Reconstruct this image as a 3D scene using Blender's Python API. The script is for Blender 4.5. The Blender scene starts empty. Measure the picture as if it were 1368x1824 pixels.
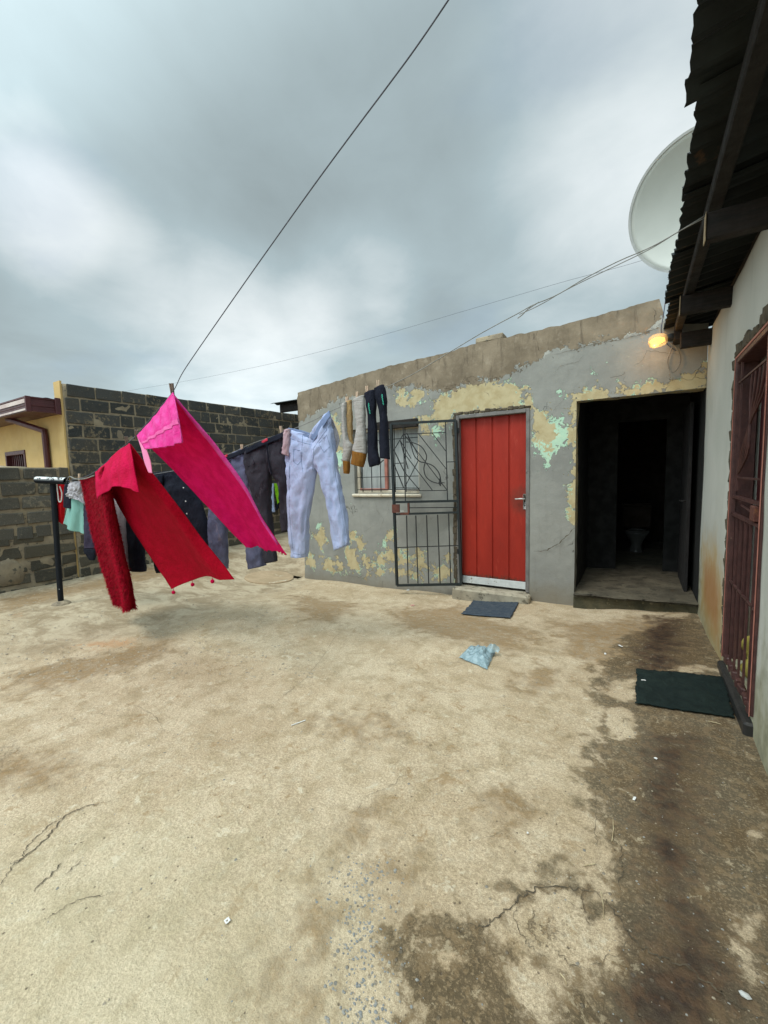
import bpy, math, random
import numpy as np
from mathutils import Vector, Matrix, noise
random.seed(7)
SC = bpy.context.scene
COL = SC.collection

# ------------------------------------------------------------------ camera
FPX, YAW, PIT, ROL, EYE = 740.0, 0.54777, 0.087967, -0.026593, 1.35
_f = Vector((-math.sin(YAW)*math.cos(PIT), math.cos(YAW)*math.cos(PIT), -math.sin(PIT)))
_r0 = Vector((math.cos(YAW), math.sin(YAW), 0)); _u0 = _r0.cross(_f)
_r = _r0*math.cos(ROL)+_u0*math.sin(ROL); _u = -_r0*math.sin(ROL)+_u0*math.cos(ROL)
cam = bpy.data.cameras.new('camera'); camo = bpy.data.objects.new('camera', cam); COL.objects.link(camo)
M = Matrix((( _r.x, _u.x, -_f.x, 0), (_r.y, _u.y, -_f.y, 0), (_r.z, _u.z, -_f.z, EYE), (0, 0, 0, 1)))
camo.matrix_world = M
cam.sensor_fit = 'VERTICAL'; cam.sensor_height = 24.0; cam.lens = 24.0*FPX/1824.0
cam.clip_start = 0.02; cam.clip_end = 2000
SC.camera = camo

# ------------------------------------------------------------------ node helpers
class NT:
    def __init__(s, nt): s.nt = nt; nt.nodes.clear()
    def n(s, t, _in=None, **kw):
        nd = s.nt.nodes.new(t)
        for k, v in kw.items(): setattr(nd, k, v)
        if _in:
            for k, v in _in.items():
                sk = nd.inputs[k]
                if hasattr(v, 'bl_idname') and hasattr(v, 'is_output'): s.nt.links.new(v, sk)
                elif hasattr(v, 'outputs'): s.nt.links.new(v.outputs[0], sk)
                else:
                    if isinstance(v, (tuple, list)) and len(v) == 3 and sk.type == 'RGBA': v = (*v, 1)
                    sk.default_value = v
        return nd
    def math(s, op, a, b=0.0, c=0.0, clamp=False):
        nd = s.n('ShaderNodeMath', {0: a, 1: b, 2: c}, operation=op); nd.use_clamp = clamp; return nd.outputs[0]
    def vmath(s, op, a, b=(0, 0, 0)):
        nd = s.n('ShaderNodeVectorMath', {0: a, 1: b}, operation=op)
        return nd.outputs['Value'] if op in ('DOT_PRODUCT', 'LENGTH', 'DISTANCE') else nd.outputs[0]
    def mix(s, f, a, b, mode='MIX'):
        nd = s.n('ShaderNodeMix', data_type='RGBA', blend_type=mode)
        for k, v in ((0, f), (6, a), (7, b)):
            sk = nd.inputs[k]
            if hasattr(v, 'is_output'): s.nt.links.new(v, sk)
            else: sk.default_value = (*v, 1) if isinstance(v, (tuple, list)) and len(v) == 3 else v
        return nd.outputs[2]
    def ramp(s, v, lo, hi, a=0.0, b=1.0, smooth=True):
        nd = s.n('ShaderNodeMapRange', {'Value': v, 'From Min': lo, 'From Max': hi, 'To Min': a, 'To Max': b})
        nd.clamp = True
        if smooth: nd.interpolation_type = 'SMOOTHSTEP'
        return nd.outputs[0]
    def noise(s, vec, scale, detail=4, rough=.55, dist=0.0, out=0):
        return s.n('ShaderNodeTexNoise', {'Vector': vec, 'Scale': scale, 'Detail': detail, 'Roughness': rough, 'Distortion': dist}).outputs[out]
    def voro(s, vec, scale, feature='F1', out=0, rnd=1.0):
        return s.n('ShaderNodeTexVoronoi', {'Vector': vec, 'Scale': scale, 'Randomness': rnd}, feature=feature).outputs[out]
    def attr(s, name): return s.n('ShaderNodeAttribute', attribute_name=name).outputs['Fac']
    def scalev(s, vec, sc): return s.vmath('MULTIPLY', vec, sc)

# ------------------------------------------------------------------ world + sun
SUN_EL, SUN_AZ = math.radians(58), math.radians(200)   # azimuth of the sun measured clockwise from +Y
w = bpy.data.worlds.new("World"); SC.world = w; w.use_nodes = True
W = NT(w.node_tree)
sky = W.n('ShaderNodeTexSky', sky_type='NISHITA'); sky.sun_disc = False
sky.sun_elevation = SUN_EL; sky.sun_rotation = SUN_AZ; sky.air_density = 1.2; sky.dust_density = 2.0
gen = W.n('ShaderNodeTexCoord').outputs['Generated']
sep = W.n('ShaderNodeSeparateXYZ', {0: gen}); dz = W.math('MAXIMUM', sep.outputs[2], 0.0)
den = W.math('ADD', dz, 0.22)
pl = W.n('ShaderNodeCombineXYZ', {0: W.math('DIVIDE', sep.outputs[0], den), 1: W.math('DIVIDE', sep.outputs[1], den), 2: 0.3}).outputs[0]
n1 = W.noise(pl, 1.1, 6, .52, .25); n2 = W.noise(pl, 3.4, 8, .62, .5); n3 = W.noise(pl, .45, 3, .5)
def skydir(px, py): return (_f + _r*((px-684)/FPX) - _u*((py-912)/FPX)).normalized()
def lobe(px, py, deg):
    d = W.vmath('DOT_PRODUCT', W.vmath('NORMALIZE', gen), tuple(skydir(px, py)))
    return W.ramp(d, math.cos(math.radians(deg)), 1.0)
nn = W.math('ADD', W.math('MULTIPLY', n1, .78), W.math('MULTIPLY', n2, .22))
v = W.math('MULTIPLY', W.math('SUBTRACT', nn, .5), 1.05)
v = W.math('ADD', v, .52)
for px, py, dg, a in ((640, 250, 24, -.06), (850, 330, 18, -.06), (250, 60, 22, -.08), (60, 540, 12, -.22), (330, 560, 9, -.08), (540, 430, 10, -.10),
                      (200, 330, 13, .12), (30, 320, 9, .12), (640, 520, 10, .30), (470, 560, 12, .22), (420, 660, 16, .28), (150, 470, 10, .22), (1050, 440, 16, .18), (1180, 100, 20, .26), (60, 400, 7, .16)):
    v = W.math('ADD', v, W.math('MULTIPLY', lobe(px, py, dg), a))
v = W.math('MAXIMUM', W.math('MINIMUM', v, 1.0), 0.0)
cr = W.n('ShaderNodeValToRGB', {0: v}); e = cr.color_ramp
e.elements[0].position = 0.0; e.elements[0].color = (.15, .185, .20, 1)
e.elements[1].position = 1.0; e.elements[1].color = (.60, .65, .665, 1)
k = e.elements.new(.32); k.color = (.24, .292, .307, 1)
k = e.elements.new(.62); k.color = (.315, .39, .415, 1)
sdv = (math.sin(SUN_AZ)*math.cos(SUN_EL), math.cos(SUN_AZ)*math.cos(SUN_EL), math.sin(SUN_EL))
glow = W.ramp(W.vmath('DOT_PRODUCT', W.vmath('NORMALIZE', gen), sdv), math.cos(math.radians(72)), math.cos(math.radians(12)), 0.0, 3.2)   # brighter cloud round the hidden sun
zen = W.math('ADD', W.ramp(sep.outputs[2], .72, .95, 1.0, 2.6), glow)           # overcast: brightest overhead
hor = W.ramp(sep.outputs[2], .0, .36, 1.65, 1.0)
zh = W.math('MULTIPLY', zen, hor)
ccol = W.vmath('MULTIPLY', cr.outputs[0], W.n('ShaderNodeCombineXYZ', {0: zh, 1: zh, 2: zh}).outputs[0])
bg1 = W.n('ShaderNodeBackground', {'Color': sky.outputs[0], 'Strength': 0.10})
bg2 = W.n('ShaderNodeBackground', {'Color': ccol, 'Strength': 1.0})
gap = W.ramp(W.math('ADD', W.noise(pl, 1.5, 5), W.math('MULTIPLY', W.math('ADD', lobe(60, 370, 8), lobe(1030, 10, 9)), .1)), .55, .72, 1.0, .82)
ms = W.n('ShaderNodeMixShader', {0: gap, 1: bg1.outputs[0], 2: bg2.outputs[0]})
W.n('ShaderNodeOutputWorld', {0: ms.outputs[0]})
sl = bpy.data.lights.new('sun', 'SUN'); sl.energy = 1.5; sl.angle = math.radians(22); sl.color = (1.0, .95, .86)
so = bpy.data.objects.new('sun', sl); COL.objects.link(so)
sd = Vector((math.sin(SUN_AZ)*math.cos(SUN_EL), math.cos(SUN_AZ)*math.cos(SUN_EL), math.sin(SUN_EL)))
so.rotation_euler = sd.to_track_quat('Z', 'Y').to_euler(); so.location = (0, 0, 20)
SC.view_settings.view_transform = 'Standard'; SC.view_settings.look = 'None'
SC.view_settings.exposure = 0.46; SC.view_settings.gamma = 1.0
SC.render.engine = 'CYCLES'

# ------------------------------------------------------------------ geometry helpers
def ray(px, py): return _f + _r*((px-684)/FPX) - _u*((py-912)/FPX)
CP = Vector((0, 0, EYE))
def onY(px, py, Y): d = ray(px, py); return CP + d*(Y/d.y)
def onX(px, py, X): d = ray(px, py); return CP + d*(X/d.x)
def onV(px, py, A, B):
    d = ray(px, py); nx, ny = -(B[1]-A[1]), B[0]-A[0]
    return CP + d*((nx*A[0]+ny*A[1])/(nx*d.x+ny*d.y))
GC = [(-4.45, 4.85, -.24), (-3.2, 4.85, -.22), (-1.87, 4.85, -.19), (-.54, 4.85, -.13), (.1, 4.85, -.08), (.53, 4.85, -.02), (-7.1, 1.9, -.06), (-7.1, 5.5, 0), (-7.1, 7.2, .07),
      (-7.1, 3.5, -.04), (-5.55, 2, 0), (0, 0, 0), (-1.5, .3, 0), (.5, 2.2, 0), (.5, 3.4, .02), (-3, 2.5, -.03), (-1, 2.5, 0), (-5, 6, -.08), (-6, 9, .05), (-3, -2, 0), (-8, -1, -.05), (.5, .8, 0)]
GCa = np.array(GC)
def gz_arr(x, y):
    d2 = (x[..., None]-GCa[:, 0])**2+(y[..., None]-GCa[:, 1])**2
    ww = 1.0/(d2+.10)**1.6
    return (ww*GCa[:, 2]).sum(-1)/ww.sum(-1)
def gz(x, y): return float(gz_arr(np.array([x]), np.array([y]))[0])
def onG(px, py, lift=0.0):
    z = 0.0; d = ray(px, py)
    for _ in range(8):
        p = CP + d*((z-EYE)/d.z); z = gz(p.x, p.y)
    p.z = z+lift; return p
def fbm(p, s, o=4):
    return noise.fractal(Vector(p)*s, 1.0, 2.0, o)

class MB:
    def __init__(s): s.v = []; s.f = []; s.m = []; s.smooth = False
    def add(s, vs, fs, mi=0):
        b = len(s.v); s.v += [tuple(q) for q in vs]; s.f += [tuple(b+i for i in f) for f in fs]; s.m += [mi]*len(fs); return s
    def box(s, a, b, mi=0, jit=0.0):
        x0, y0, z0 = a; x1, y1, z1 = b; J = lambda: random.uniform(-jit, jit) if jit else 0
        vs = [(x+J(), y+J(), z+J()) for z in (z0, z1) for y in (y0, y1) for x in (x0, x1)]
        return s.add(vs, [(0, 2, 3, 1), (4, 5, 7, 6), (0, 1, 5, 4), (2, 6, 7, 3), (0, 4, 6, 2), (1, 3, 7, 5)], mi)
    def bbox(s, a, b, bev=.006, mi=0, jit=0.0):
        """box with chamfered edges (24 verts)"""
        c = [(a[i]+b[i])/2 for i in range(3)]; h = [abs(b[i]-a[i])/2 for i in range(3)]; vs = []; idx = {}
        bev = min(bev, min(h)*.45)
        for sx in (-1, 1):
            for sy in (-1, 1):
                for sz in (-1, 1):
                    j = [random.uniform(-jit, jit) if jit else 0 for _ in range(3)]
                    for ax in range(3):
                        sg = (sx, sy, sz)
                        p = [c[i]+j[i]+sg[i]*(h[i] if i == ax else h[i]-bev) for i in range(3)]
                        idx[(sx, sy, sz, ax)] = len(vs); vs.append(p)
        fs = []; P = (-1, 1)
        for sg in P:
            fs.append([idx[(sg, y, z, 0)] for y, z in ((-1, -1), (1, -1), (1, 1), (-1, 1))][::sg])
            fs.append([idx[(x, sg, z, 1)] for x, z in ((-1, -1), (1, -1), (1, 1), (-1, 1))][::-sg])
            fs.append([idx[(x, y, sg, 2)] for x, y in ((-1, -1), (1, -1), (1, 1), (-1, 1))][::sg])
        for s1 in P:
            for s2 in P:
                fs.append([idx[(-1, s1, s2, 1)], idx[(1, s1, s2, 1)], idx[(1, s1, s2, 2)], idx[(-1, s1, s2, 2)]][::s1*s2])
                fs.append([idx[(s1, -1, s2, 2)], idx[(s1, 1, s2, 2)], idx[(s1, 1, s2, 0)], idx[(s1, -1, s2, 0)]][::s1*s2])
                fs.append([idx[(s1, s2, -1, 0)], idx[(s1, s2, 1, 0)], idx[(s1, s2, 1, 1)], idx[(s1, s2, -1, 1)]][::s1*s2])
                for s3 in P:
                    fs.append([idx[(s1, s2, s3, 0)], idx[(s1, s2, s3, 1)], idx[(s1, s2, s3, 2)]][::s1*s2*s3])
        return s.add(vs, fs, mi)
    def tube(s, pts, r, n=8, mi=0, caps=True, up=None, flat=1.0):
        pts = [Vector(p) for p in pts]; rr = r if isinstance(r, (list, tuple)) else [r]*len(pts)
        vs = []; fs = []; prev = None
        for i, p in enumerate(pts):
            t = (pts[min(i+1, len(pts)-1)]-pts[max(i-1, 0)]).normalized()
            if prev is None:
                a = Vector((0, 0, 1)) if abs(t.z) < .9 else Vector((0, 1, 0))
                if up: a = Vector(up)
            else: a = prev
            a = (a-t*a.dot(t)).normalized(); prev = a; b = t.cross(a)
            for k in range(n):
                th = 2*math.pi*(k+.5)/n
                vs.append(p+a*math.cos(th)*rr[i]+b*math.sin(th)*rr[i]*flat)
        for i in range(len(pts)-1):
            for k in range(n):
                fs.append((i*n+k, i*n+(k+1) % n, (i+1)*n+(k+1) % n, (i+1)*n+k))
        if caps: fs.append(tuple(range(n))[::-1]); fs.append(tuple((len(pts)-1)*n+k for k in range(n)))
        return s.add(vs, fs, mi)
    def bar(s, a, b, w, mi=0): return s.tube([a, b], w*.7071, 4, mi)
    def lathe(s, c, ax, prof, n=24, mi=0):
        ax = Vector(ax).normalized(); a = ax.orthogonal().normalized(); b = ax.cross(a); c = Vector(c); vs = []; fs = []
        for (h, r) in prof:
            for k in range(n):
                th = 2*math.pi*k/n; vs.append(c+ax*h+(a*math.cos(th)+b*math.sin(th))*r)
        for i in range(len(prof)-1):
            for k in range(n): fs.append((i*n+k, i*n+(k+1) % n, (i+1)*n+(k+1) % n, (i+1)*n+k))
        return s.add(vs, fs, mi)
    def build(s, name, mats, parent=None, smooth=False, origin=None, label=None):
        return mesh(name, s.v, s.f, mats, parent, smooth, origin, s.m, label)

def mesh(name, vs, fs, mats, parent=None, smooth=False, origin=None, mi=None, label=None):
    if not isinstance(mats, (list, tuple)): mats = [mats]
    A = np.array(vs, dtype=float)
    if parent is not None: o = np.array(WLOC[parent.name])
    elif origin is not None: o = np.array(origin, dtype=float)
    else: o = np.array([A[:, 0].mean(), A[:, 1].mean(), A[:, 2].min()])
    me = bpy.data.meshes.new(name); me.from_pydata((A-o).tolist(), [], fs)
    for m in mats: me.materials.append(m)
    if mi is not None and len(mats) > 1: me.polygons.foreach_set('material_index', mi)
    if smooth: me.polygons.foreach_set('use_smooth', [True]*len(me.polygons))
    me.update()
    ob = bpy.data.objects.new(name, me); COL.objects.link(ob)
    if parent is not None: ob.parent = parent
    else: ob.location = o
    WLOC[ob.name] = tuple(o)
    if label: ob['label'] = label
    return ob
WLOC = {}
def thing(name, label, cat, loc, group=None):
    o = bpy.data.objects.new(name, None); COL.objects.link(o); o.location = loc; o.empty_display_size = .1
    WLOC[o.name] = tuple(loc); return tag(o, label, cat, group)
def tag(o, label, cat, group=None):
    o['label'] = label; o['category'] = cat
    if group: o['group'] = group
    return o
def struct(o): o['kind'] = 'structure'; return o
def solid(o, t, off=-1.0):
    m = o.modifiers.new('thick', 'SOLIDIFY'); m.thickness = t; m.offset = off; return o
def subsurf(o, n=1):
    m = o.modifiers.new('sub', 'SUBSURF'); m.levels = n; m.render_levels = n; return o
def fattr(o, name, arr):
    a = o.data.attributes.new(name, 'FLOAT', 'POINT'); a.data.foreach_set('value', np.asarray(arr, dtype=np.float32))
def sdist(P, poly):
    """signed distance (positive inside) of points P (n,2) to a polygon"""
    poly = np.array(poly, dtype=float); n = len(poly); best = np.full(len(P), 1e9); ins = np.zeros(len(P), bool)
    for i in range(n):
        a = poly[i]; b = poly[(i+1) % n]; ab = b-a; t = np.clip(((P-a)@ab)/max(ab@ab, 1e-12), 0, 1)
        d = np.hypot(*(P-(a+t[:, None]*ab)).T); best = np.minimum(best, d)
        c = (a[1] > P[:, 1]) != (b[1] > P[:, 1])
        with np.errstate(divide='ignore', invalid='ignore'):
            xi = (b[0]-a[0])*(P[:, 1]-a[1])/(b[1]-a[1]+1e-15)+a[0]
        ins ^= c & (P[:, 0] < xi)
    return np.where(ins, best, -best)
def ldist(P, line):
    line = np.array(line, dtype=float); best = np.full(len(P), 1e9)
    for a, b in zip(line[:-1], line[1:]):
        ab = b-a; t = np.clip(((P-a)@ab)/max(ab@ab, 1e-12), 0, 1); best = np.minimum(best, np.hypot(*(P-(a+t[:, None]*ab)).T))
    return best

# ------------------------------------------------------------------ materials
def newmat(name):
    m = bpy.data.materials.new(name); m.use_nodes = True; return m, NT(m.node_tree)
def finish(T, col, rough, bump=None, bs=.3, bd=.01, metal=0.0, spec=.5, sheen=0.0, **kw):
    inp = {'Base Color': col, 'Roughness': rough, 'Metallic': metal, 'Specular IOR Level': spec}
    if sheen: inp['Sheen Weight'] = sheen; inp['Sheen Roughness'] = .5
    if bump is not None:
        inp['Normal'] = T.n('ShaderNodeBump', {'Height': bump, 'Strength': bs, 'Distance': bd}).outputs[0]
    p = T.n('ShaderNodeBsdfPrincipled', inp)
    return p
def out(T, sh): T.n('ShaderNodeOutputMaterial', {0: sh.outputs[0]})
def simple(name, c1, c2=None, sc=6.0, rough=.8, bsc=80.0, bs=.3, bd=.004, metal=0.0, spec=.4, c3=None, t3=.62, s3=14.0, streak=None):
    m, T = newmat(name); co = T.n('ShaderNodeTexCoord').outputs['Object']
    if streak: co2 = T.scalev(co, streak)
    else: co2 = co
    c2 = c2 or tuple(x*.7 for x in c1)
    col = T.mix(T.ramp(T.noise(co2, sc, 6, .6), .35, .65), c1, c2)
    if c3: col = T.mix(T.ramp(T.noise(co2, s3, 6, .65), t3, t3+.06), col, c3)
    b = T.noise(co2, bsc, 4, .6)
    rg = T.ramp(T.noise(co, sc*3, 3), .3, .7, rough*.85, min(1, rough*1.1))
    out(T, finish(T, col, rg, b, bs, bd, metal, spec)); return m
def fabric(name, c1, c2, trans=.0, sc=9.0, weave=500.0, streak=None, c3=None, t3=.6, s3=20.0, bs=.35, wr=14.0, sheen=.0):
    m, T = newmat(name); co = T.n('ShaderNodeTexCoord').outputs['Object']
    co2 = T.scalev(co, streak) if streak else co
    col = T.mix(T.ramp(T.noise(co2, sc, 6, .6), .35, .65), c1, c2)
    if c3: col = T.mix(T.ramp(T.noise(co2, s3, 5, .65), t3, t3+.08), col, c3)
    wv = T.noise(co, weave, 2, .5)
    col = T.mix(.35, col, T.mix(T.ramp(wv, .3, .7), (.35, .35, .35), (1, 1, 1)), 'MULTIPLY')
    h = T.math('ADD', T.math('MULTIPLY', T.noise(co2, wr, 5, .6, .6), 6.0), T.math('MULTIPLY', wv, .6))
    p = finish(T, col, .92, h, bs, .004, 0, .15, sheen)
    if trans:
        tr = T.n('ShaderNodeBsdfTranslucent', {'Color': col})
        mx = T.n('ShaderNodeMixShader', {0: trans, 1: p.outputs[0], 2: tr.outputs[0]}); out(T, mx)
    else: out(T, p)
    return m

def mat_facade():
    m, T = newmat('peeling_plaster'); co = T.n('ShaderNodeTexCoord').outputs['Object']
    e1 = T.noise(co, 7, 8, .62, .3); e2 = T.noise(co, 26, 6, .65)
    ed = T.math('ADD', T.math('MULTIPLY', T.math('SUBTRACT', e1, .5), .50), T.math('MULTIPLY', T.math('SUBTRACT', e2, .5), .26))
    def msk(a, off=0.0, sharp=.008, k=1.0):
        return T.ramp(T.math('ADD', T.math('ADD', T.attr(a), T.math('MULTIPLY', ed, k)), off), 0, sharp)
    big = T.noise(co, 1.6, 5, .6); mid = T.noise(co, 9, 6, .6); fine = T.noise(co, 90, 4, .6)
    grey = T.mix(T.ramp(big, .35, .65), (.272, .270, .246), (.212, .211, .194))
    grey = T.mix(T.math('MULTIPLY', T.ramp(mid, .45, .75), .35), grey, (.31, .305, .27))
    st = T.noise(T.scalev(co, (6, 6, .8)), 3, 5, .6)
    grey = T.mix(T.math('MULTIPLY', T.ramp(st, .5, .8), .3), grey, (.16, .15, .13))
    raw = T.mix(T.ramp(T.noise(co, 3.2, 6, .65), .35, .65), (.255, .205, .145), (.165, .13, .09))
    raw = T.mix(T.ramp(T.noise(T.scalev(co, (1.6, 1, .35)), 7, 7, .7, .4), .52, .68), raw, (.115, .09, .065))
    raw = T.mix(T.math('MULTIPLY', T.ramp(mid, .55, .75), .5), raw, (.40, .34, .26))
    och = T.mix(T.ramp(mid, .4, .65), (.46, .39, .235), (.39, .315, .175))
    mint = T.mix(T.ramp(mid, .45, .7), (.40, .58, .44), (.48, .60, .44))
    mm = T.math('MAXIMUM', msk('mint'), T.math('MULTIPLY', msk('ochre', .020), T.ramp(T.noise(co, 5.3, 3, .5), .52, .57)))
    mo = msk('ochre'); mr = msk('raw', 0, .008, .8)
    mint_rim = mm
    # small chips scattered
    chip = T.math('MULTIPLY', T.ramp(T.noise(co, 30, 5, .75), .66, .68), T.ramp(T.math('ADD', T.noise(co, 2.2, 3), T.math('MULTIPLY', T.attr('mint'), .5)), .44, .54))
    col = T.mix(chip, grey, mint)
    col = T.mix(mint_rim, col, mint); col = T.mix(mo, col, och); col = T.mix(mr, col, raw)
    lipm = T.math('MULTIPLY', T.math('SUBTRACT', msk('raw', .012, .004, .45), mr), T.ramp(T.noise(co, 6, 3), .45, .6)); col = T.mix(lipm, col, (.40, .40, .36))
    # dirt towards the splash zone
    base = T.ramp(T.math('ADD', T.attr('low'), T.math('MULTIPLY', ed, .6)), -.05, .30)
    col = T.mix(T.math('MULTIPLY', base, .75), col, (.17, .145, .105))
    stn = T.ramp(T.math('ADD', T.attr('stain'), T.math('MULTIPLY', ed, .7)), 0, .1)
    col = T.mix(T.math('MULTIPLY', stn, .8), col, T.mix(T.ramp(mid, .4, .7), (.36, .27, .12), (.20, .15, .08)))
    # hair cracks
    wc = T.vmath('ADD', co, T.vmath('MULTIPLY', T.n('ShaderNodeTexNoise', {'Vector': co, 'Scale': 5.0, 'Detail': 5.0}).outputs[1], (.35, .35, .35)))
    vd = T.voro(wc, 1.3, 'DISTANCE_TO_EDGE')
    ck = T.math('MULTIPLY', T.ramp(vd, .0, .004, .7, 0.0), T.ramp(T.noise(co, 2.3, 3), .58, .62))
    col = T.mix(T.math('MULTIPLY', ck, .8), col, (.07, .06, .05))
    hgt = T.math('SUBTRACT', 1.0, T.math('MULTIPLY', T.math('MAXIMUM', mm, mo), .35))
    hgt = T.math('SUBTRACT', hgt, T.math('MULTIPLY', mr, .5)); hgt = T.math('SUBTRACT', hgt, T.math('MULTIPLY', ck, .6))
    hgt = T.math('ADD', hgt, T.math('MULTIPLY', fine, .10)); hgt = T.math('ADD', hgt, T.math('MULTIPLY', mid, .25))
    out(T, finish(T, col, .88, hgt, 1.0, .018, 0, .25)); return m

def mat_ground():
    m, T = newmat('worn_concrete'); co = T.n('ShaderNodeTexCoord').outputs['Object']
    n2 = T.noise(co, 2.4, 7, .62, .2); n6 = T.noise(co, 7, 7, .65, .25); n20 = T.noise(co, 22, 6, .65); n90 = T.noise(co, 110, 4, .65); n300 = T.noise(co, 330, 2, .6)
    ed = T.math('ADD', T.math('MULTIPLY', T.math('SUBTRACT', n6, .5), .9), T.math('MULTIPLY', T.math('SUBTRACT', n20, .5), .62))
    ed = T.math('ADD', ed, T.math('MULTIPLY', T.math('SUBTRACT', n90, .5), .36))
    c = T.mix(T.ramp(n2, .38, .62), (.545, .445, .315), (.46, .36, .24))
    c = T.mix(T.math('MULTIPLY', T.ramp(n6, .45, .66), .65), c, (.34, .26, .155))
    c = T.mix(T.math('MULTIPLY', T.ramp(n20, .5, .72), .5), c, (.56, .49, .37))
    c = T.mix(T.math('MULTIPLY', T.ramp(n20, .40, .30), .5), c, (.30, .235, .15))
    c = T.mix(.6, c, T.mix(T.ramp(n90, .32, .68), (.55, .53, .48), (1.16, 1.16, 1.15)), 'MULTIPLY')
    c = T.mix(.7, c, T.mix(T.ramp(n300, .32, .68), (.60, .58, .55), (1.16, 1.16, 1.16)), 'MULTIPLY')
    fl = T.math('MULTIPLY', T.ramp(T.noise(co, 8, 9, .78, .4), .565, .61), T.ramp(T.noise(co, 1.7, 4, .6), .42, .56))
    c = T.mix(T.math('MULTIPLY', fl, .75), c, (.27, .18, .09))
    pf = T.ramp(T.noise(co, 11, 8, .75, .3), .60, .64)
    c = T.mix(T.math('MULTIPLY', pf, .45), c, (.62, .55, .42))
    gr = T.ramp(T.math('ADD', T.attr('grey'), T.math('MULTIPLY', ed, .5)), -.1, .35)
    stk = T.noise(T.scalev(co, (1.0, 1.5, 1)), 2.6, 9, .74, .5)
    c = T.mix(T.math('MULTIPLY', gr, .75), c, T.mix(T.ramp(stk, .42, .58), (.42, .35, .245), (.22, .165, .10)))
    # green-grey tint in the foreground
    tn = T.ramp(T.math('ADD', T.attr('green'), T.math('MULTIPLY', ed, .6)), -.4, .5)
    c = T.mix(T.math('MULTIPLY', tn, .35), c, (.50, .455, .31))
    # stone aggregate
    va = T.n('ShaderNodeTexVoronoi', {'Vector': co, 'Scale': 46.0}); vcell = T.n('ShaderNodeSeparateColor', {0: va.outputs['Color']})
    agg = T.math('MULTIPLY', T.ramp(va.outputs[0], .20, .30, 1, 0), T.math('GREATER_THAN', vcell.outputs[0], T.ramp(T.attr('agg'), 0, 1, 1.0, .50, False)))
    # brown organic stain
    br = T.ramp(T.math('ADD', T.attr('brown'), T.math('MULTIPLY', ed, .75)), 0, .20)
    c = T.mix(T.math('MULTIPLY', br, T.ramp(n20, .35, .65, .85, .45)), c, T.mix(T.ramp(n20, .35, .62), (.26, .165, .075), (.15, .095, .045)))
    # dark algae / damp area
    dk = T.ramp(T.math('ADD', T.attr('dark'), T.math('MULTIPLY', ed, .55)), 0, .10)
    dcol = T.mix(T.ramp(n6, .38, .62), (.085, .055, .026), (.044, .035, .021))
    dcol = T.mix(T.ramp(n20, .50, .60), dcol, (.15, .10, .05)); dcol = T.mix(T.ramp(n90, .52, .66), dcol, (.21, .155, .09)); dcol = T.mix(T.math('MULTIPLY', T.ramp(T.noise(co, 13, 8, .75, .3), .585, .625), .8), dcol, (.34, .28, .185))
    c = T.mix(T.math('MULTIPLY', dk, T.ramp(n6, .30, .70, .95, .72)), c, dcol)
    wt = T.ramp(T.math('ADD', T.attr('wet'), T.math('MULTIPLY', ed, .55)), -.06, .20)
    c = T.mix(T.math('MULTIPLY', wt, .94), c, T.mix(T.ramp(n20, .42, .60), (.022, .012, .009), (.065, .036, .020)))
    rs = T.ramp(T.math('ADD', T.attr('rust'), T.math('MULTIPLY', ed, .5)), 0, .15)
    c = T.mix(T.math('MULTIPLY', rs, .7), c, (.42, .22, .10))
    c = T.mix(T.math('MULTIPLY', agg, T.math('SUBTRACT', .8, T.math('MULTIPLY', dk, .6))), c, T.mix(T.ramp(vcell.outputs[1], .3, .7), (.14, .15, .15), (.24, .21, .16)))
    # hairline cracks
    dst = T.n('ShaderNodeTexNoise', {'Vector': co, 'Scale': 3.5, 'Detail': 7.0, 'Roughness': .7}).outputs[1]
    wc = T.vmath('ADD', co, T.vmath('MULTIPLY', dst, (.55, .55, .55)))
    vd = T.voro(wc, .85, 'DISTANCE_TO_EDGE'); ck = T.math('MULTIPLY', T.ramp(vd, 0, .003, .7, 0), T.ramp(T.noise(co, 1.3, 3), .52, .60))
    wc2 = T.vmath('ADD', co, T.vmath('MULTIPLY', dst, (.2, .2, .2)))
    vd2 = T.voro(wc2, 5.0, 'DISTANCE_TO_EDGE'); ck2 = T.math('MULTIPLY', T.ramp(vd2, 0, .030, 1, 0), T.ramp(T.math('ADD', T.attr('crk'), T.math('MULTIPLY', ed, .6)), .0, .12))
    ck = T.math('MAXIMUM', ck, ck2)
    c = T.mix(T.math('MULTIPLY', ck, .6), c, (.09, .065, .04))
    # pits
    pv = T.n('ShaderNodeTexVoronoi', {'Vector': co, 'Scale': 24.0}); pc = T.n('ShaderNodeSeparateColor', {0: pv.outputs['Color']})
    pit = T.math('MULTIPLY', T.ramp(pv.outputs[0], .05, .11, 1, 0), T.math('GREATER_THAN', pc.outputs[2], .90))
    c = T.mix(T.math('MULTIPLY', pit, .7), c, (.13, .10, .07))
    h = T.math('ADD', T.math('MULTIPLY', n20, 1.0), T.math('MULTIPLY', n90, .42)); h = T.math('ADD', h, T.math('MULTIPLY', n300, .15))
    h = T.math('ADD', h, T.math('MULTIPLY', n6, 1.6)); h = T.math('SUBTRACT', h, T.math('MULTIPLY', ck, .5)); h = T.math('SUBTRACT', h, T.math('MULTIPLY', pit, .5))
    h = T.math('ADD', h, T.math('MULTIPLY', agg, .25)); h = T.math('SUBTRACT', h, T.math('MULTIPLY', dk, .25))
    rg = T.math('SUBTRACT', .92, T.math('MULTIPLY', wt, .30))
    out(T, finish(T, c, rg, h, .75, .012, 0, .25)); return m

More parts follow.
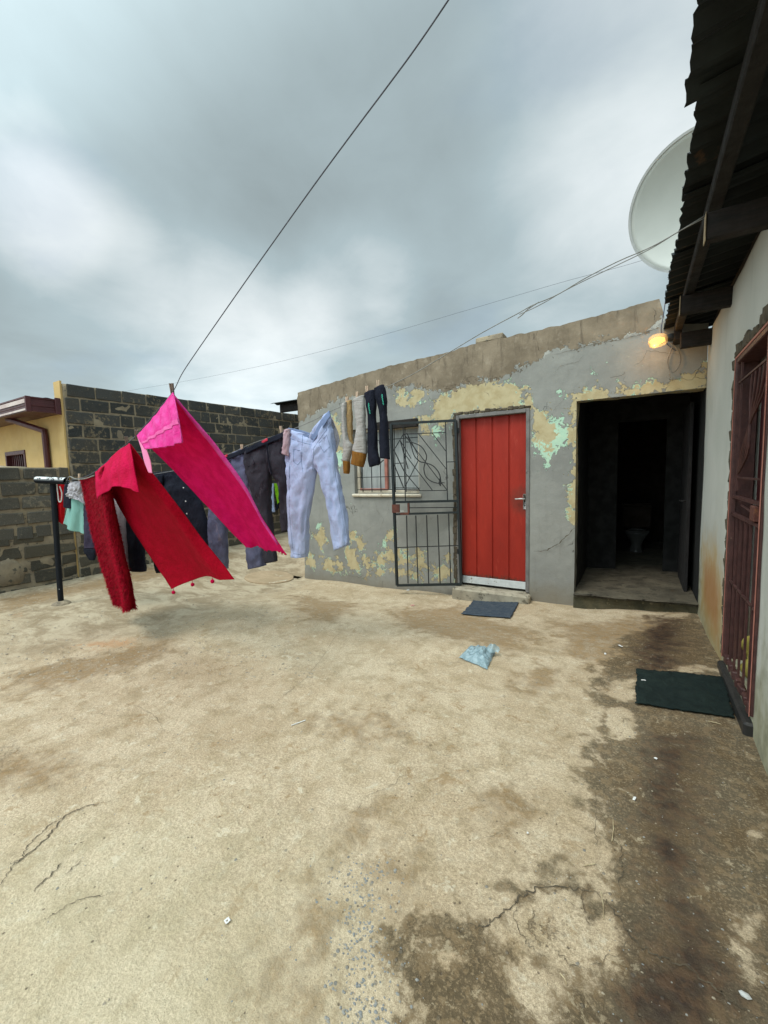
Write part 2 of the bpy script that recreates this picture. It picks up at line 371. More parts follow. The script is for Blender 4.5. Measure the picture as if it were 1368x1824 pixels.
def mat_block(name, a, b, mort):
    m, T = newmat(name); co = T.n('ShaderNodeTexCoord').outputs['Object']
    g = T.n('ShaderNodeNewGeometry').outputs['Random Per Island']
    n = T.noise(co, 16, 6, .7); f = T.noise(co, 120, 4, .7); bg = T.noise(co, 1.3, 5, .6)
    c = T.mix(T.ramp(g, 0, 1), a, b); c = T.mix(T.math('MULTIPLY', T.ramp(T.noise(co, 3, 5, .6), .45, .65), .5), c, tuple(x*.5+y_*.22 for x, y_ in zip(b, mort))); c = T.mix(T.math('MULTIPLY', T.ramp(f, .55, .7), .55), c, tuple(x*2.3 for x in b))
    c = T.mix(T.math('MULTIPLY', T.ramp(f, .45, .3), .6), c, (.018, .018, .018))
    c = T.mix(T.math('MULTIPLY', T.ramp(T.math('ADD', n, T.math('MULTIPLY', T.math('SUBTRACT', bg, .5), .6)), .57, .68), .85), c, mort)
    h = T.math('ADD', T.math('MULTIPLY', f, .6), n)
    out(T, finish(T, c, .95, h, 1.0, .012, 0, .15)); return m

def mat_wall_plain():
    m, T = newmat('pale_plaster'); co = T.n('ShaderNodeTexCoord').outputs['Object']
    n1 = T.noise(co, 1.4, 5, .6); n2 = T.noise(co, 11, 6, .6); n3 = T.noise(co, 80, 4, .6)
    st = T.noise(T.scalev(co, (5, 5, .5)), 3, 5, .6)
    c = T.mix(T.ramp(n1, .35, .65), (.53, .53, .485), (.46, .465, .42)); c = T.mix(T.math('MULTIPLY', T.ramp(st, .5, .8), .3), c, (.27, .27, .24))
    ch = T.ramp(T.noise(co, 9, 5, .7), .74, .76); c = T.mix(ch, c, (.48, .42, .31))
    ed = T.math('ADD', T.math('SUBTRACT', n2, .5), T.math('MULTIPLY', T.math('SUBTRACT', st, .5), .6))
    lo = T.ramp(T.math('ADD', T.attr('low'), T.math('MULTIPLY', ed, .5)), -.15, .35)
    c = T.mix(T.math('MULTIPLY', lo, .8), c, T.mix(T.ramp(n2, .4, .7), (.33, .30, .17), (.20, .185, .10)))
    ru = T.ramp(T.math('ADD', T.attr('rust'), T.math('MULTIPLY', ed, .35)), -.22, .24)
    c = T.mix(T.math('MULTIPLY', ru, .85), c, T.mix(T.ramp(T.attr('rust'), .0, .3), (.46, .30, .10), (.38, .17, .045)))
    out(T, finish(T, c, .85, T.math('ADD', T.math('MULTIPLY', n3, .3), n2), .35, .008, 0, .3)); return m

MT = {}
MT['facade'] = mat_facade(); MT['ground'] = mat_ground(); MT['pale'] = mat_wall_plain()
MT['block'] = mat_block('dark_block', (.042, .045, .045), (.075, .075, .071), (.22, .175, .115))
MT['block2'] = mat_block('weathered_block', (.072, .070, .062), (.12, .112, .095), (.24, .205, .15))
MT['rubble'] = mat_block('dirty_block', (.06, .056, .045), (.10, .088, .066), (.17, .14, .095))
MT['mortar'] = simple('mortar', (.30, .245, .165), (.21, .17, .12), 5, .95, 60, .8, .01, c3=(.10, .09, .07), t3=.58)
MT['mortar_dirty'] = simple('dirty_mortar', (.15, .125, .085), (.10, .085, .06), 5, .95, 60, .9, .012, c3=(.07, .06, .045), t3=.55)
MT['yellow'] = simple('yellow_plaster', (.56, .39, .16), (.50, .34, .14), 3, .85, 90, .25, .004)
MT['maroon'] = simple('maroon_metal', (.085, .022, .025), (.065, .018, .02), 5, .45, 60, .1, .002)
MT['gutter_light'] = simple('faded_gutter', (.58, .50, .47), (.46, .36, .34), 6, .5)
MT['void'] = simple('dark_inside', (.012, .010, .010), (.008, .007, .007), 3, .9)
MT['roofiron'] = simple('dark_roof_iron', (.016, .021, .021), (.010, .012, .012), 3, .75, 30, .3, .004, 0, .3, c3=(.06, .035, .02), t3=.66, s3=4)
MT['timber'] = simple('old_timber', (.018, .012, .009), (.008, .006, .005), 5, .85, 40, .8, .006, streak=(1, 14, 14), c3=(.06, .035, .02), t3=.66)
MT['timber_y'] = simple('old_purlin', (.012, .010, .008), (.007, .006, .005), 5, .85, 40, .8, .006, streak=(14, 1, 14), c3=(.035, .025, .018), t3=.68)
MT['cutend'] = simple('sawn_end', (.32, .24, .14), (.20, .14, .08), 14, .85, 90, .8, .005)
MT['red_door'] = simple('red_door_paint', (.40, .038, .022), (.33, .030, .018), 2.2, .5, 45, .15, .003, c3=(.24, .022, .014), t3=.66, s3=5, streak=(1.5, 1, .5))
def mat_door():
    m, T = newmat('scuffed_red_paint'); co = T.n('ShaderNodeTexCoord').outputs['Object']; sp = T.n('ShaderNodeSeparateXYZ', {0: co})
    n1 = T.noise(T.scalev(co, (1.5, 1, .5)), 2.2, 5, .6); n2 = T.noise(T.scalev(co, (3, 1, .6)), 9, 7, .7); n3 = T.noise(co, 28, 6, .7)
    c = T.mix(T.ramp(n1, .35, .65), (.31, .024, .013), (.25, .018, .010))
    c = T.mix(T.math('MULTIPLY', T.ramp(n2, .50, .72), .5), c, (.20, .022, .014))
    c = T.mix(T.math('MULTIPLY', T.ramp(n2, .42, .30), .35), c, (.44, .07, .045))
    dz_ = T.math('ADD', T.ramp(sp.outputs[2], .40, .22), T.math('MULTIPLY', T.math('SUBTRACT', n3, .5), 1.4))
    c = T.mix(T.math('MULTIPLY', T.ramp(dz_, .45, .85), .85), c, (.045, .028, .018))
    dh = T.vmath('DISTANCE', co, (.90, .05, 1.22)); gm = T.math('ADD', T.ramp(dh, .34, .03), T.math('MULTIPLY', T.math('SUBTRACT', n3, .5), .9))
    c = T.mix(T.math('MULTIPLY', T.ramp(gm, .35, .9), .6), c, (.12, .030, .020))
    ch = T.ramp(n3, .735, .75); c = T.mix(ch, c, (.16, .10, .07))
    h = T.math('ADD', T.math('MULTIPLY', n1, 2.0), T.math('SUBTRACT', T.math('MULTIPLY', n3, .2), T.math('MULTIPLY', ch, .3)))
    out(T, finish(T, c, T.ramp(n2, .3, .7, .42, .68), h, .5, .006, 0, .2)); return m
MT['red_door'] = mat_door()
MT['galv'] = simple('galvanised_strip', (.58, .60, .59), (.46, .48, .48), 10, .45, 60, .3, .003, .1, c3=(.22, .20, .17), t3=.62)
MT['frame_grey'] = simple('frame_paint', (.17, .16, .15), (.12, .112, .105), 8, .7, 60, .4, .004, c3=(.10, .09, .08), t3=.62)
MT['iron'] = simple('black_iron', (.008, .009, .010), (.012, .013, .014), 20, .65, 120, .3, .002, c3=(.07, .035, .02), t3=.70, s3=30)
MT['iron_green'] = simple('black_green_iron', (.008, .012, .013), (.012, .018, .019), 20, .6, 120, .3, .002, c3=(.10, .05, .03), t3=.72, s3=40)
MT['rust'] = simple('rust_steel', (.13, .045, .030), (.09, .030, .022), 16, .8, 80, .6, .003, c3=(.18, .07, .03), t3=.6)
MT['gate_maroon'] = simple('maroon_gate_paint', (.085, .036, .032), (.055, .024, .022), 18, .5, 90, .4, .003, c3=(.20, .12, .09), t3=.68, s3=30)
MT['salmon'] = simple('salmon_paint', (.40, .16, .12), (.32, .12, .09), 12, .7, 80, .4, .003, c3=(.45, .36, .28), t3=.68, s3=40)
MT['cream'] = simple('cream_paint', (.60, .54, .43), (.50, .43, .32), 10, .75, 80, .5, .004, c3=(.34, .26, .17), t3=.6)
MT['curtain'] = fabric('net_curtain', (.44, .46, .45), (.34, .36, .35), 0, 6, 300, (8, 1, .6))
MT['steel'] = simple('handle_steel', (.62, .62, .60), (.50, .50, .48), 20, .35, 100, .05, .001, .25)
MT['sill'] = simple('stone_step', (.36, .32, .24), (.24, .21, .155), 7, .9, 70, .8, .008, c3=(.12, .105, .075), t3=.56)
MT['step'] = simple('passage_floor', (.10, .085, .058), (.06, .05, .034), 5, .9, 60, .9, .010, c3=(.045, .038, .025), t3=.54, s3=7)
MT['inside'] = simple('passage_paint', (.007, .007, .0065), (.005, .005, .0045), 3, .9, 50, .4, .006)  # near-black: the unlit look of the passage put into the colour
MT['inside_brown'] = simple('passage_back', (.022, .013, .008), (.015, .010, .006), 3, .9, 50, .4, .006)  # back wall and cistern darkened, dimness carried by the colour
MT['ceramic'] = simple('toilet_ceramic', (.085, .085, .08), (.06, .06, .058), 4, .25, 60, .02, .001)  # white ceramic darkened in colour to look unlit
MT['dish'] = simple('dish_enamel', (.60, .62, .58), (.56, .58, .54), 2.0, .5, 60, .05, .002)
MT['dish_rim'] = simple('dish_rim', (.50, .51, .50), (.42, .43, .42), 6, .5, 60, .1, .002)
MT['mat_blue'] = fabric('blue_grey_mat', (.040, .055, .075), (.065, .080, .095), 0, 20, 260, None, (.13, .12, .10), .66, 30, .9)
MT['mat_green'] = fabric('green_mat', (.009, .016, .015), (.014, .023, .020), 0, 12, 300, None, (.09, .08, .06), .70, 26, .9)
MT['rope'] = simple('wire', (.085, .09, .12), (.06, .065, .09), 30, .6)
MT['rope_pale'] = simple('pale_rope', (.24, .235, .22), (.17, .165, .15), 30, .8)
MT['wood_peg'] = simple('peg_wood', (.62, .46, .34), (.50, .36, .25), 30, .7, 100, .2, .001)
MT['peg_dark'] = simple('peg_weathered', (.20, .14, .11), (.14, .09, .07), 30, .7)
MT['lampglass'] = None
MT['black_plastic'] = simple('black_plastic', (.020, .019, .018), (.03, .028, .026), 10, .5)
MT['soil'] = simple('soil', (.20, .15, .09), (.13, .10, .06), 6, .95, 60, 1, .01)
MT['paper'] = simple('paper_scrap', (.72, .72, .70), (.6, .6, .58), 10, .7)
MT['stone_grey'] = simple('grey_chip', (.17, .185, .19), (.26, .25, .22), 30, .8, 90, .4, .003)
MT['stone_pale'] = simple('pale_chip', (.36, .31, .23), (.26, .22, .16), 30, .9, 90, .5, .003)
MT['twig'] = simple('straw', (.50, .42, .26), (.28, .21, .12), 30, .9)
MT['crack'] = simple('crack_shadow', (.10, .078, .05), (.06, .048, .032), 30, .95)
def mat_post(flk=False):
    m, T = newmat('post_paint'); co = T.n('ShaderNodeTexCoord').outputs['Object']
    sp = T.ramp(T.noise(co, 34, 3, .6), .70, .72)
    c = T.mix(sp, (.006, .008, .012), (.62, .64, .62))
    if flk:
        top = T.math('MULTIPLY', T.ramp(T.n('ShaderNodeSeparateXYZ', {0: T.n('ShaderNodeNewGeometry').outputs['Normal']}).outputs[2], .1, .5), T.ramp(T.noise(co, 22, 4, .7), .40, .48))
        c = T.mix(top, c, (.62, .64, .63))
    out(T, finish(T, c, .6, T.noise(co, 40, 3), .3, .003, 0, .2)); return m
MT['post'] = mat_post(); MT['post_top'] = mat_post(True)

# ------------------------------------------------------------------ GROUND
def axis(lo, hi, step, far0, far1):
    a = list(np.arange(lo, hi+1e-6, step)); l = [lo-d for d in far0][::-1]; r = [hi+d for d in far1]; return np.array(l+a+r)
gx = axis(-8.6, 1.0, .04, [.3, 1, 4, 15, 60, 250, 900], [.3, 1, 4, 15, 60, 250, 900])
gy = axis(-.4, 9.6, .04, [.3, 1, 4, 15, 60, 250, 900], [.3, 1, 4, 15, 60, 250, 900])
GX, GY = np.meshgrid(gx, gy); gzv = gz_arr(GX.ravel(), GY.ravel())
P2 = np.stack([GX.ravel(), GY.ravel()], 1)
nz = np.array([noise.fractal(Vector((x*2.2, y*2.2, 0)), 1.0, 2.0, 5) if abs(x) < 12 and abs(y) < 12 else 0 for x, y in P2])
def gpoly(pts): return [tuple(onG(x, y)[:2]) for x, y in pts]
slab = ldist(P2, gpoly([(0, 1175), (150, 1140), (300, 1108), (430, 1068), (545, 1032)]))   # edge where the rough strip meets the slab
rough_side = sdist(P2, gpoly([(0, 1175), (150, 1140), (300, 1108), (430, 1068), (545, 1032), (545, 990), (513, 947), (300, 990), (0, 1058)]))
zz = gzv + nz*.006 + np.where(rough_side > 0, nz*.002-.012*np.clip(rough_side/.1, 0, 1), 0)
nW = len(gx); fs = []
hole_c = tuple(onG(527, 1027)[:2])
for j in range(len(gy)-1):
    for i in range(nW-1):
        cx, cy = (gx[i]+gx[i+1])/2, (gy[j]+gy[j+1])/2
        if abs(cx) < 9 and ((cx-hole_c[0])/.11)**2+((cy-hole_c[1])/.075)**2 < 1: continue
        a = j*nW+i; fs.append((a, a+1, a+nW+1, a+nW))
ground = struct(mesh('ground', np.column_stack([P2, zz]), fs, MT['ground'], None, True, (0, 0, 0)))
clipd = lambda a, l=.35: np.clip(a, -l, l)
def polys(L, base=-.35):
    r = np.full(len(P2), base)
    for p in L:
        amp = 1.0
        r = np.maximum(r, clipd(sdist(P2, gpoly(p))))
    return r
dark = polys([[(1075, 1190), (1120, 1130), (1243, 1092), (1330, 1170), (1450, 1380), (1700, 1700), (1900, 2300), (1900, 2600), (600, 2400), (690, 1850), (705, 1760), (700, 1680), (720, 1640), (760, 1620), (830, 1650), (890, 1625), (920, 1580), (1000, 1560), (1080, 1570), (1110, 1520), (1062, 1480), (1062, 1400), (1050, 1330), (1095, 1280), (1065, 1230)]])
light = polys([[(905, 1640), (960, 1590), (1030, 1585), (1075, 1615), (1110, 1660), (1130, 1690), (1080, 1720), (1020, 1740), (975, 1715), (930, 1690)],
               [(1300, 1600), (1368, 1620), (1368, 1760), (1330, 1790), (1290, 1740)], [(1335, 1420), (1368, 1450), (1368, 1560), (1330, 1500)],
               [(1090, 1275), (1120, 1270), (1130, 1300), (1100, 1310)], [(1100, 1215), (1135, 1200), (1135, 1250), (1110, 1245)], [(930, 1725), (985, 1745), (1000, 1800), (960, 1824), (915, 1780)],
               [(1180, 1195), (1260, 1205), (1300, 1195), (1230, 1180), (1170, 1185)]])
dark = np.minimum(dark+.07, .32) - np.clip(light+.08, 0, .5)*2.2
cd_ = np.minimum(ldist(P2, gpoly([(735, 1620), (800, 1650), (850, 1650), (905, 1620), (930, 1595), (960, 1580), (1010, 1582), (1100, 1592), (1130, 1680), (1225, 1725), (1368, 1824)])), ldist(P2, gpoly([(1105, 1480), (1108, 1540), (1102, 1590), (1060, 1620), (1050, 1660), (1080, 1700)])))
dark = np.maximum(dark, .10-cd_*3.2)
bp = sdist(P2, gpoly([(680, 1560), (900, 1600), (1090, 1680), (1140, 1760), (1150, 2000), (600, 2000)])); dark = np.where(bp > 0, np.minimum(dark, .13)-np.clip(bp*.2, 0, .05), dark)
cd2 = ldist(P2, gpoly([(1057, 1190), (1090, 1230), (1070, 1300), (1055, 1380), (1062, 1440), (1060, 1480), (1100, 1560)])); dark = np.maximum(dark, .08-cd2*1.6)
wet = polys([[(1150, 1098), (1205, 1098), (1212, 1150), (1205, 1198), (1140, 1198), (1140, 1150)],
             [(1165, 1310), (1240, 1310), (1245, 1450), (1225, 1540), (1235, 1600), (1290, 1660), (1310, 1740), (1300, 1900), (1150, 1900), (1110, 1760), (1140, 1680), (1185, 1640), (1155, 1560), (1150, 1450)]])
brown = polys([[(615, 1450), (650, 1440), (665, 1480), (700, 1500), (690, 1540), (720, 1570), (735, 1620), (790, 1650), (780, 1720), (710, 1720), (700, 1640), (670, 1580), (650, 1550), (640, 1500)],
               [(875, 1415), (920, 1410), (935, 1450), (900, 1490), (870, 1460)], [(0, 1345), (60, 1335), (115, 1355), (110, 1385), (50, 1395), (0, 1400)],
               [(990, 1110), (1150, 1098), (1240, 1100), (1285, 1190), (1170, 1200), (1060, 1190), (1000, 1160)],
               [(700, 1085), (820, 1080), (900, 1110), (960, 1130), (900, 1165), (820, 1140), (720, 1120)],
               [(560, 1275), (700, 1270), (710, 1300), (640, 1330), (600, 1300)], [(500, 1650), (560, 1600), (580, 1700), (560, 1824), (480, 1824)],
               [(900, 1210), (980, 1190), (1000, 1215), (950, 1235)], [(520, 1060), (640, 1075), (600, 1110), (540, 1100)], [(0, 1068), (150, 1036), (400, 975), (410, 992), (160, 1052), (0, 1090)], [(20, 1200), (160, 1170), (300, 1140), (310, 1160), (150, 1215), (30, 1240)]])
brown = brown+.09
mild = np.array([noise.fractal(Vector((x*.9+7, y*.9, 3)), 1.0, 2.0, 3) if abs(x) < 12 and abs(y) < 12 else 0 for x, y in P2])
brown = np.maximum(brown, -.24+mild*.26); bp = sdist(P2, gpoly([(690, 1600), (900, 1620), (1090, 1700), (1140, 1780), (1150, 2000), (600, 2000)])); brown = np.maximum(brown, np.clip(bp, -.3, .15)-np.clip(light+.04, 0, .5)*2)
grey = np.clip(rough_side, -.4, .35)+.08
grey = np.maximum(grey, clipd(.22-slab*1.0))
green = clipd(sdist(P2, gpoly([(0, 1500), (300, 1450), (620, 1600), (700, 1824), (700, 2600), (-400, 2600), (-400, 1700)])), .4)
agg = np.clip(sdist(P2, gpoly([(600, 1540), (690, 1560), (700, 1640), (690, 1824), (560, 1824), (590, 1650)]))/.12+.6, .02, 1)
agg = np.maximum(agg, np.clip(dark/.3, 0, .16)); agg = np.maximum(agg, np.clip(.5-np.abs(sdist(P2, gpoly([(340, 1300), (400, 1295), (400, 1320), (340, 1325)])))*4, 0, .5))
crk = polys([[(800, 1620), (930, 1560), (1080, 1540), (1130, 1600), (1170, 1700), (1050, 1760), (900, 1700)], [(1040, 1480), (1120, 1480), (1200, 1600), (1100, 1620)], [(1060, 1240), (1150, 1260), (1150, 1320), (1060, 1310)]])-.06
rust = polys([[(120, 1150), (210, 1128), (270, 1135), (240, 1158), (140, 1165)], [(20, 1092), (50, 1088), (52, 1100), (22, 1102)], [(440, 1030), (470, 1018), (510, 1016), (500, 1035), (450, 1043)]])-.03
for nme, ar in (('dark', dark), ('wet', wet+.05), ('brown', brown), ('grey', grey), ('green', green), ('agg', agg), ('crk', crk), ('rust', rust)): fattr(ground, nme, ar)
# soil under the hole of the drain
hb = MB(); hb.lathe((hole_c[0], hole_c[1], gz(*hole_c)-.35), (0, 0, 1), [(0, .001), (.0, .16), (.34, .16)], 20)
struct(hb.build('drain_pit', MT['soil'], None, False, (0, 0, 0)))

def ribbon(pts, w, jit, seed, mb, lift=.003, surf=None, sub=6, taper=True):
    """thin irregular crack drawn as a narrow recessed-looking strip lying on a surface"""
    rnd = random.Random(seed); dense = []
    for a, b in zip(pts[:-1], pts[1:]):
        for k in range(sub): dense.append(Vector(a).lerp(Vector(b), k/sub))
    dense.append(Vector(pts[-1]))
    dense = [p+Vector([rnd.uniform(-jit, jit) for _ in range(3)]) for p in dense]
    L = []; n = len(dense)
    for i, p in enumerate(dense):
        t = (dense[min(i+1, n-1)]-dense[max(i-1, 0)]).normalized()
        nrm = Vector((0, 0, 1)) if surf is None else Vector(surf)
        s = t.cross(nrm).normalized(); ww = w*rnd.uniform(.35, 1.3)*(min(1, 4*i/n+.15, 4*(n-1-i)/n+.15) if taper else 1)
        if surf is None: p = Vector((p.x, p.y, gzs(p.x, p.y)+lift))
        L += [p-s*ww/2, p+s*ww/2]
    mb.add(L, [(2*i, 2*i+1, 2*i+3, 2*i+2) for i in range(n-1)])
def gzs(x, y):
    i = min(max(int((x+8.6)/.04), 0), 239); j = min(max(int((y+.4)/.04), 0), 249); b = (j+7)*nW+i+7
    return max(zz[b], zz[b+1], zz[b+nW], zz[b+nW+1])
cb = MB()
for k, (pts, ww) in enumerate([
    ([(825, 1645), (850, 1655), (880, 1640), (905, 1620), (930, 1595), (960, 1580), (1010, 1582), (1060, 1590), (1100, 1592)], .010),
    ([(1060, 1590), (1085, 1610), (1110, 1650), (1130, 1680), (1170, 1705), (1225, 1725), (1270, 1760), (1310, 1790), (1368, 1824)], .011),
    ([(1105, 1500), (1108, 1540), (1102, 1590)], .006), ([(930, 1595), (915, 1640), (935, 1680), (960, 1700)], .004), ([(990, 1690), (1010, 1715), (1050, 1730)], .004),
    ([(1040, 1730), (1100, 1700), (1125, 1680)], .003), ([(1057, 1400), (1062, 1440), (1060, 1480), (1068, 1520)], .004),
    ([(940, 1239), (930, 1233), (920, 1242), (860, 1243), (800, 1236), (720, 1222)], .003), ([(622, 1110), (590, 1145), (565, 1185), (540, 1215), (500, 1245), (470, 1262)], .004),
    ([(0, 1580), (25, 1540), (60, 1515), (95, 1480), (115, 1455), (150, 1438), (195, 1428)], .012), ([(10, 1540), (40, 1530), (50, 1505), (90, 1470), (130, 1448)], .007),
    ([(150, 1270), (200, 1275), (250, 1275)], .004), ([(210, 1250), (250, 1262), (275, 1275), (300, 1310)], .004), ([(60, 1590), (90, 1560), (115, 1535)], .009), ([(115, 1560), (150, 1530)], .007), ([(0, 1230), (40, 1210), (110, 1185), (200, 1160), (300, 1120)], .006),
    ([(840, 1500), (905, 1480)], .002), ([(740, 1360), (700, 1400), (650, 1420), (600, 1490)], .003), ([(60, 1650), (100, 1625), (150, 1600), (205, 1590)], .005)]):
    ribbon([onG(*q) for q in pts], ww*.42, .007, k, cb, sub=9)
struct(cb.build('ground_cracks', MT['crack'], None, False, (0, 0, 0)))

def stone(mb, c, r, mi=0):
    n = 6; rx, ry, rz = r*random.uniform(.7, 1.3), r*random.uniform(.6, 1), r*random.uniform(.3, .6); a0 = random.uniform(0, 6.28)
    vs = [(c[0], c[1], c[2]+rz)]
    for lv, rr in ((.55, .75), (-.2, 1.0)):
        for k in range(n):
            a = a0+6.283*k/n; s_ = rr*random.uniform(.75, 1.2); vs.append((c[0]+rx*s_*math.cos(a), c[1]+ry*s_*math.sin(a), c[2]+rz*lv))
    fs = [(0, 1+k, 1+(k+1) % n) for k in range(n)]+[(1+k, 7+k, 7+(k+1) % n, 1+(k+1) % n) for k in range(n)]
    mb.add(vs, fs, mi)
sb = MB()
for k in range(420):
    px = random.gauss(645, 34); py = random.uniform(1530, 1880)
    p = onG(px, py); stone(sb, (p.x, p.y, gzs(p.x, p.y)), random.uniform(.0016, .0052), 0)
for k in range(1300):
    x = random.uniform(-3.2, .5); y = random.uniform(.4, 4.7)
    stone(sb, (x, y, gzs(x, y)), random.uniform(.001, .0034), random.choice((0, 0, 1)))
for k in range(120):
    px = random.uniform(1060, 1368); py = random.uniform(1110, 1824); p = onG(px, py)
    if p.x < .48: stone(sb, (p.x, p.y, gzs(p.x, p.y)), random.uniform(.0012, .0042), random.choice((0, 0, 1)))
for k in range(700):
    px = random.uniform(0, 560); py = random.uniform(1030, 1210); p = onG(px, py)
    if p.x > -7: stone(sb, (p.x, p.y, gzs(p.x, p.y)), random.uniform(.003, .014), 1)
grit = sb.build('gravel', [MT['stone_grey'], MT['stone_pale']], None, False, (0, 0, 0)); tag(grit, 'small grey and pale stone chips scattered over the concrete yard', 'gravel'); grit['kind'] = 'stuff'

# ------------------------------------------------------------------ OUTBUILDING (facade plane Y = 4.85)
D = 4.85
ob = thing('outbuilding', 'grey outbuilding of peeling plaster with red door, dark passage and sloping parapet', 'building', (-2, D, -.2))
XL, XR = -4.45, .52
WIN = (-3.44, -2.41, 1.10, 2.0); DOOR = (-1.90, -1.03, -.04, 2.05); PAS = (-.56, .52, -.02, 2.07)
topL = [(-4.45, 2.60), (-4.3, 2.66), (-3.6, 2.70), (-3.0, 2.745), (-2.4, 2.79), (-1.8, 2.84), (-1.2, 2.865), (-.6, 2.90), (.17, 2.95), (.53, 2.60)]
_tp = [(528, 700), (600, 679), (700, 650), (800, 627), (850, 611), (900, 601), (1000, 579), (1080, 558), (1150, 539), (1178, 531)]
topL = [(onY(x, y, D).x, onY(x, y, D).z) for x, y in _tp]; topL[0] = (XL-.02, topL[0][1]); topL += [(topL[-1][0]+.03, 2.70), (.60, 2.62)]
def topz(x):
    xs = [t[0] for t in topL]; zs = [t[1] for t in topL]
    return float(np.interp(x, xs, zs))
xs = sorted(set([round(q, 4) for q in list(np.arange(XL, XR, .03))+[XR, WIN[0], WIN[1], DOOR[0], DOOR[1], PAS[0]]]))
xs = [x for i, x in enumerate(xs) if x in (XL, XR, WIN[0], WIN[1], DOOR[0], DOOR[1], PAS[0]) or all(abs(x-q) > .012 for q in (XR, WIN[0], WIN[1], DOOR[0], DOOR[1], PAS[0]))]
zl = [round(q, 4) for q in list(np.arange(-.6, 2.07, .03))]; keyz = [WIN[2], WIN[3], DOOR[2], DOOR[3], PAS[2], 2.07]
zl = sorted(set([z for z in zl if all(abs(z-q) > .012 for q in keyz)]+keyz)); nU = 26
V = []; idx = {}
for i, x in enumerate(xs):
    for j, z in enumerate(zl):
        idx[(i, j)] = len(V); V.append((x, D, z))
    tz = topz(x)+noise.fractal(Vector((x*9, 0, 5)), 1, 2, 4)*.012
    for j in range(1, nU+1):
        idx[(i, len(zl)-1+j)] = len(V); V.append((x, D, 2.07+(tz-2.07)*j/nU))
F = []; NZ = len(zl)-1+nU
for i in range(len(xs)-1):
    for j in range(NZ):
        if j < len(zl)-1:
            cx, cz = (xs[i]+xs[i+1])/2, (zl[j]+zl[j+1])/2
            if any(a < cx < b and c < cz < d for a, b, c, d in (WIN, DOOR, PAS)): continue
            if PAS[0] < cx and cz < PAS[2]: continue
            if DOOR[0] < cx < DOOR[1] and cz < DOOR[2]: continue
        F.append((idx[(i, j)], idx[(i+1, j)], idx[(i+1, j+1)], idx[(i, j+1)]))
V2 = []
for (x, y, z) in V:
    e = noise.fractal(Vector((x*1.3, 1, z*1.3)), 1, 2, 3)*.008+noise.fractal(Vector((x*9, 4, z*9)), 1, 2, 3)*.0018
    dx = 0
    if abs(x-XL) < .02: dx = noise.fractal(Vector((0, 1, z*7)), 1, 2, 4)*.02
    V2.append((x+dx, y+e, z))
fw = mesh('wall', V2, F, MT['facade'], ob); solid(fw, .2)
PW = np.array([(v_[0], v_[2]) for v_ in V])
def fpoly(pts): return [(onY(x, y, D).x, onY(x, y, D).z) for x, y in pts]
def fpolys(L, base=-.3, lim=.3):
    r = np.full(len(PW), base)
    for p in L: r = np.maximum(r, np.clip(sdist(PW, fpoly(p)), -lim, lim))
    return r
raw = fpolys([[(500, 600), (500, 760), (534, 750), (575, 728), (608, 708), (650, 706), (688, 690), (702, 688), (757, 692), (800, 697), (836, 681), (888, 676), (930, 652), (967, 640), (978, 629), (1025, 618), (1073, 607), (1115, 600), (1150, 590), (1178, 579), (1195, 560), (1190, 480), (800, 560)]])
och = fpolys([[(700, 690), (762, 694), (758, 708), (740, 712), (725, 704), (708, 716)], [(728, 700), (738, 700), (736, 724), (729, 722)], [(708, 706), (722, 704), (722, 716), (712, 720)],
    [(764, 748), (770, 716), (796, 700), (836, 682), (890, 676), (912, 684), (935, 696), (955, 722), (945, 728), (860, 733), (820, 740), (800, 750), (782, 760), (776, 748)],
    [(744, 742), (760, 735), (764, 770), (750, 772)], [(575, 745), (600, 735), (606, 770), (612, 800), (600, 806), (585, 790)], [(950, 735), (975, 735), (992, 760), (985, 790), (965, 800), (950, 780)],
    [(1030, 694), (1100, 690), (1180, 680), (1258, 655), (1262, 695), (1150, 702), (1030, 716)], [(1017, 700), (1032, 694), (1032, 940), (1018, 935), (1012, 900), (1018, 850), (1016, 780)], [(868, 680), (885, 676), (884, 700), (870, 705)]])
# patches of the lower band
lowp = [[(560, 950), (575, 945), (582, 965), (572, 975), (560, 965)], [(624, 952), (632, 950), (631, 966), (625, 968)], [(636, 958), (644, 957), (651, 968), (645, 977), (637, 974)], [(690, 948), (702, 944), (704, 965), (690, 962)],
        [(617, 980), (630, 978), (638, 1000), (650, 1010), (640, 1018), (622, 1015), (617, 1000)], [(640, 990), (650, 988), (654, 1004), (644, 1004)], [(665, 1000), (676, 985), (685, 990), (682, 1006), (668, 1006)], [(686, 985), (700, 975), (706, 995), (694, 1000)],
        [(545, 985), (555, 990), (562, 1010), (548, 1008)], [(576, 1000), (590, 995), (600, 1005), (594, 1018), (580, 1016)], [(596, 1005), (610, 1003), (612, 1014), (600, 1018)], [(708, 985), (722, 982), (728, 1004), (712, 1005)], [(742, 975), (756, 990), (762, 1015), (750, 1012), (742, 998)],
        [(710, 1012), (730, 1016), (756, 1020), (754, 1030), (722, 1026), (708, 1020)], [(774, 1010), (790, 1004), (802, 1010), (800, 1025), (784, 1030), (772, 1020)], [(792, 985), (800, 990), (799, 1000), (793, 998)], [(650, 1012), (660, 1018), (654, 1024)], [(668, 1012), (690, 1014), (686, 1020), (672, 1019)]]
och = np.maximum(och-.01, fpolys(lowp)+.0); band = np.clip(.5-np.abs((PW[:, 1]-.05)*2.4), -.3, .25); band[PW[:, 0] > -1.9] = -.3
och = np.maximum(och, -.155+band*.45)
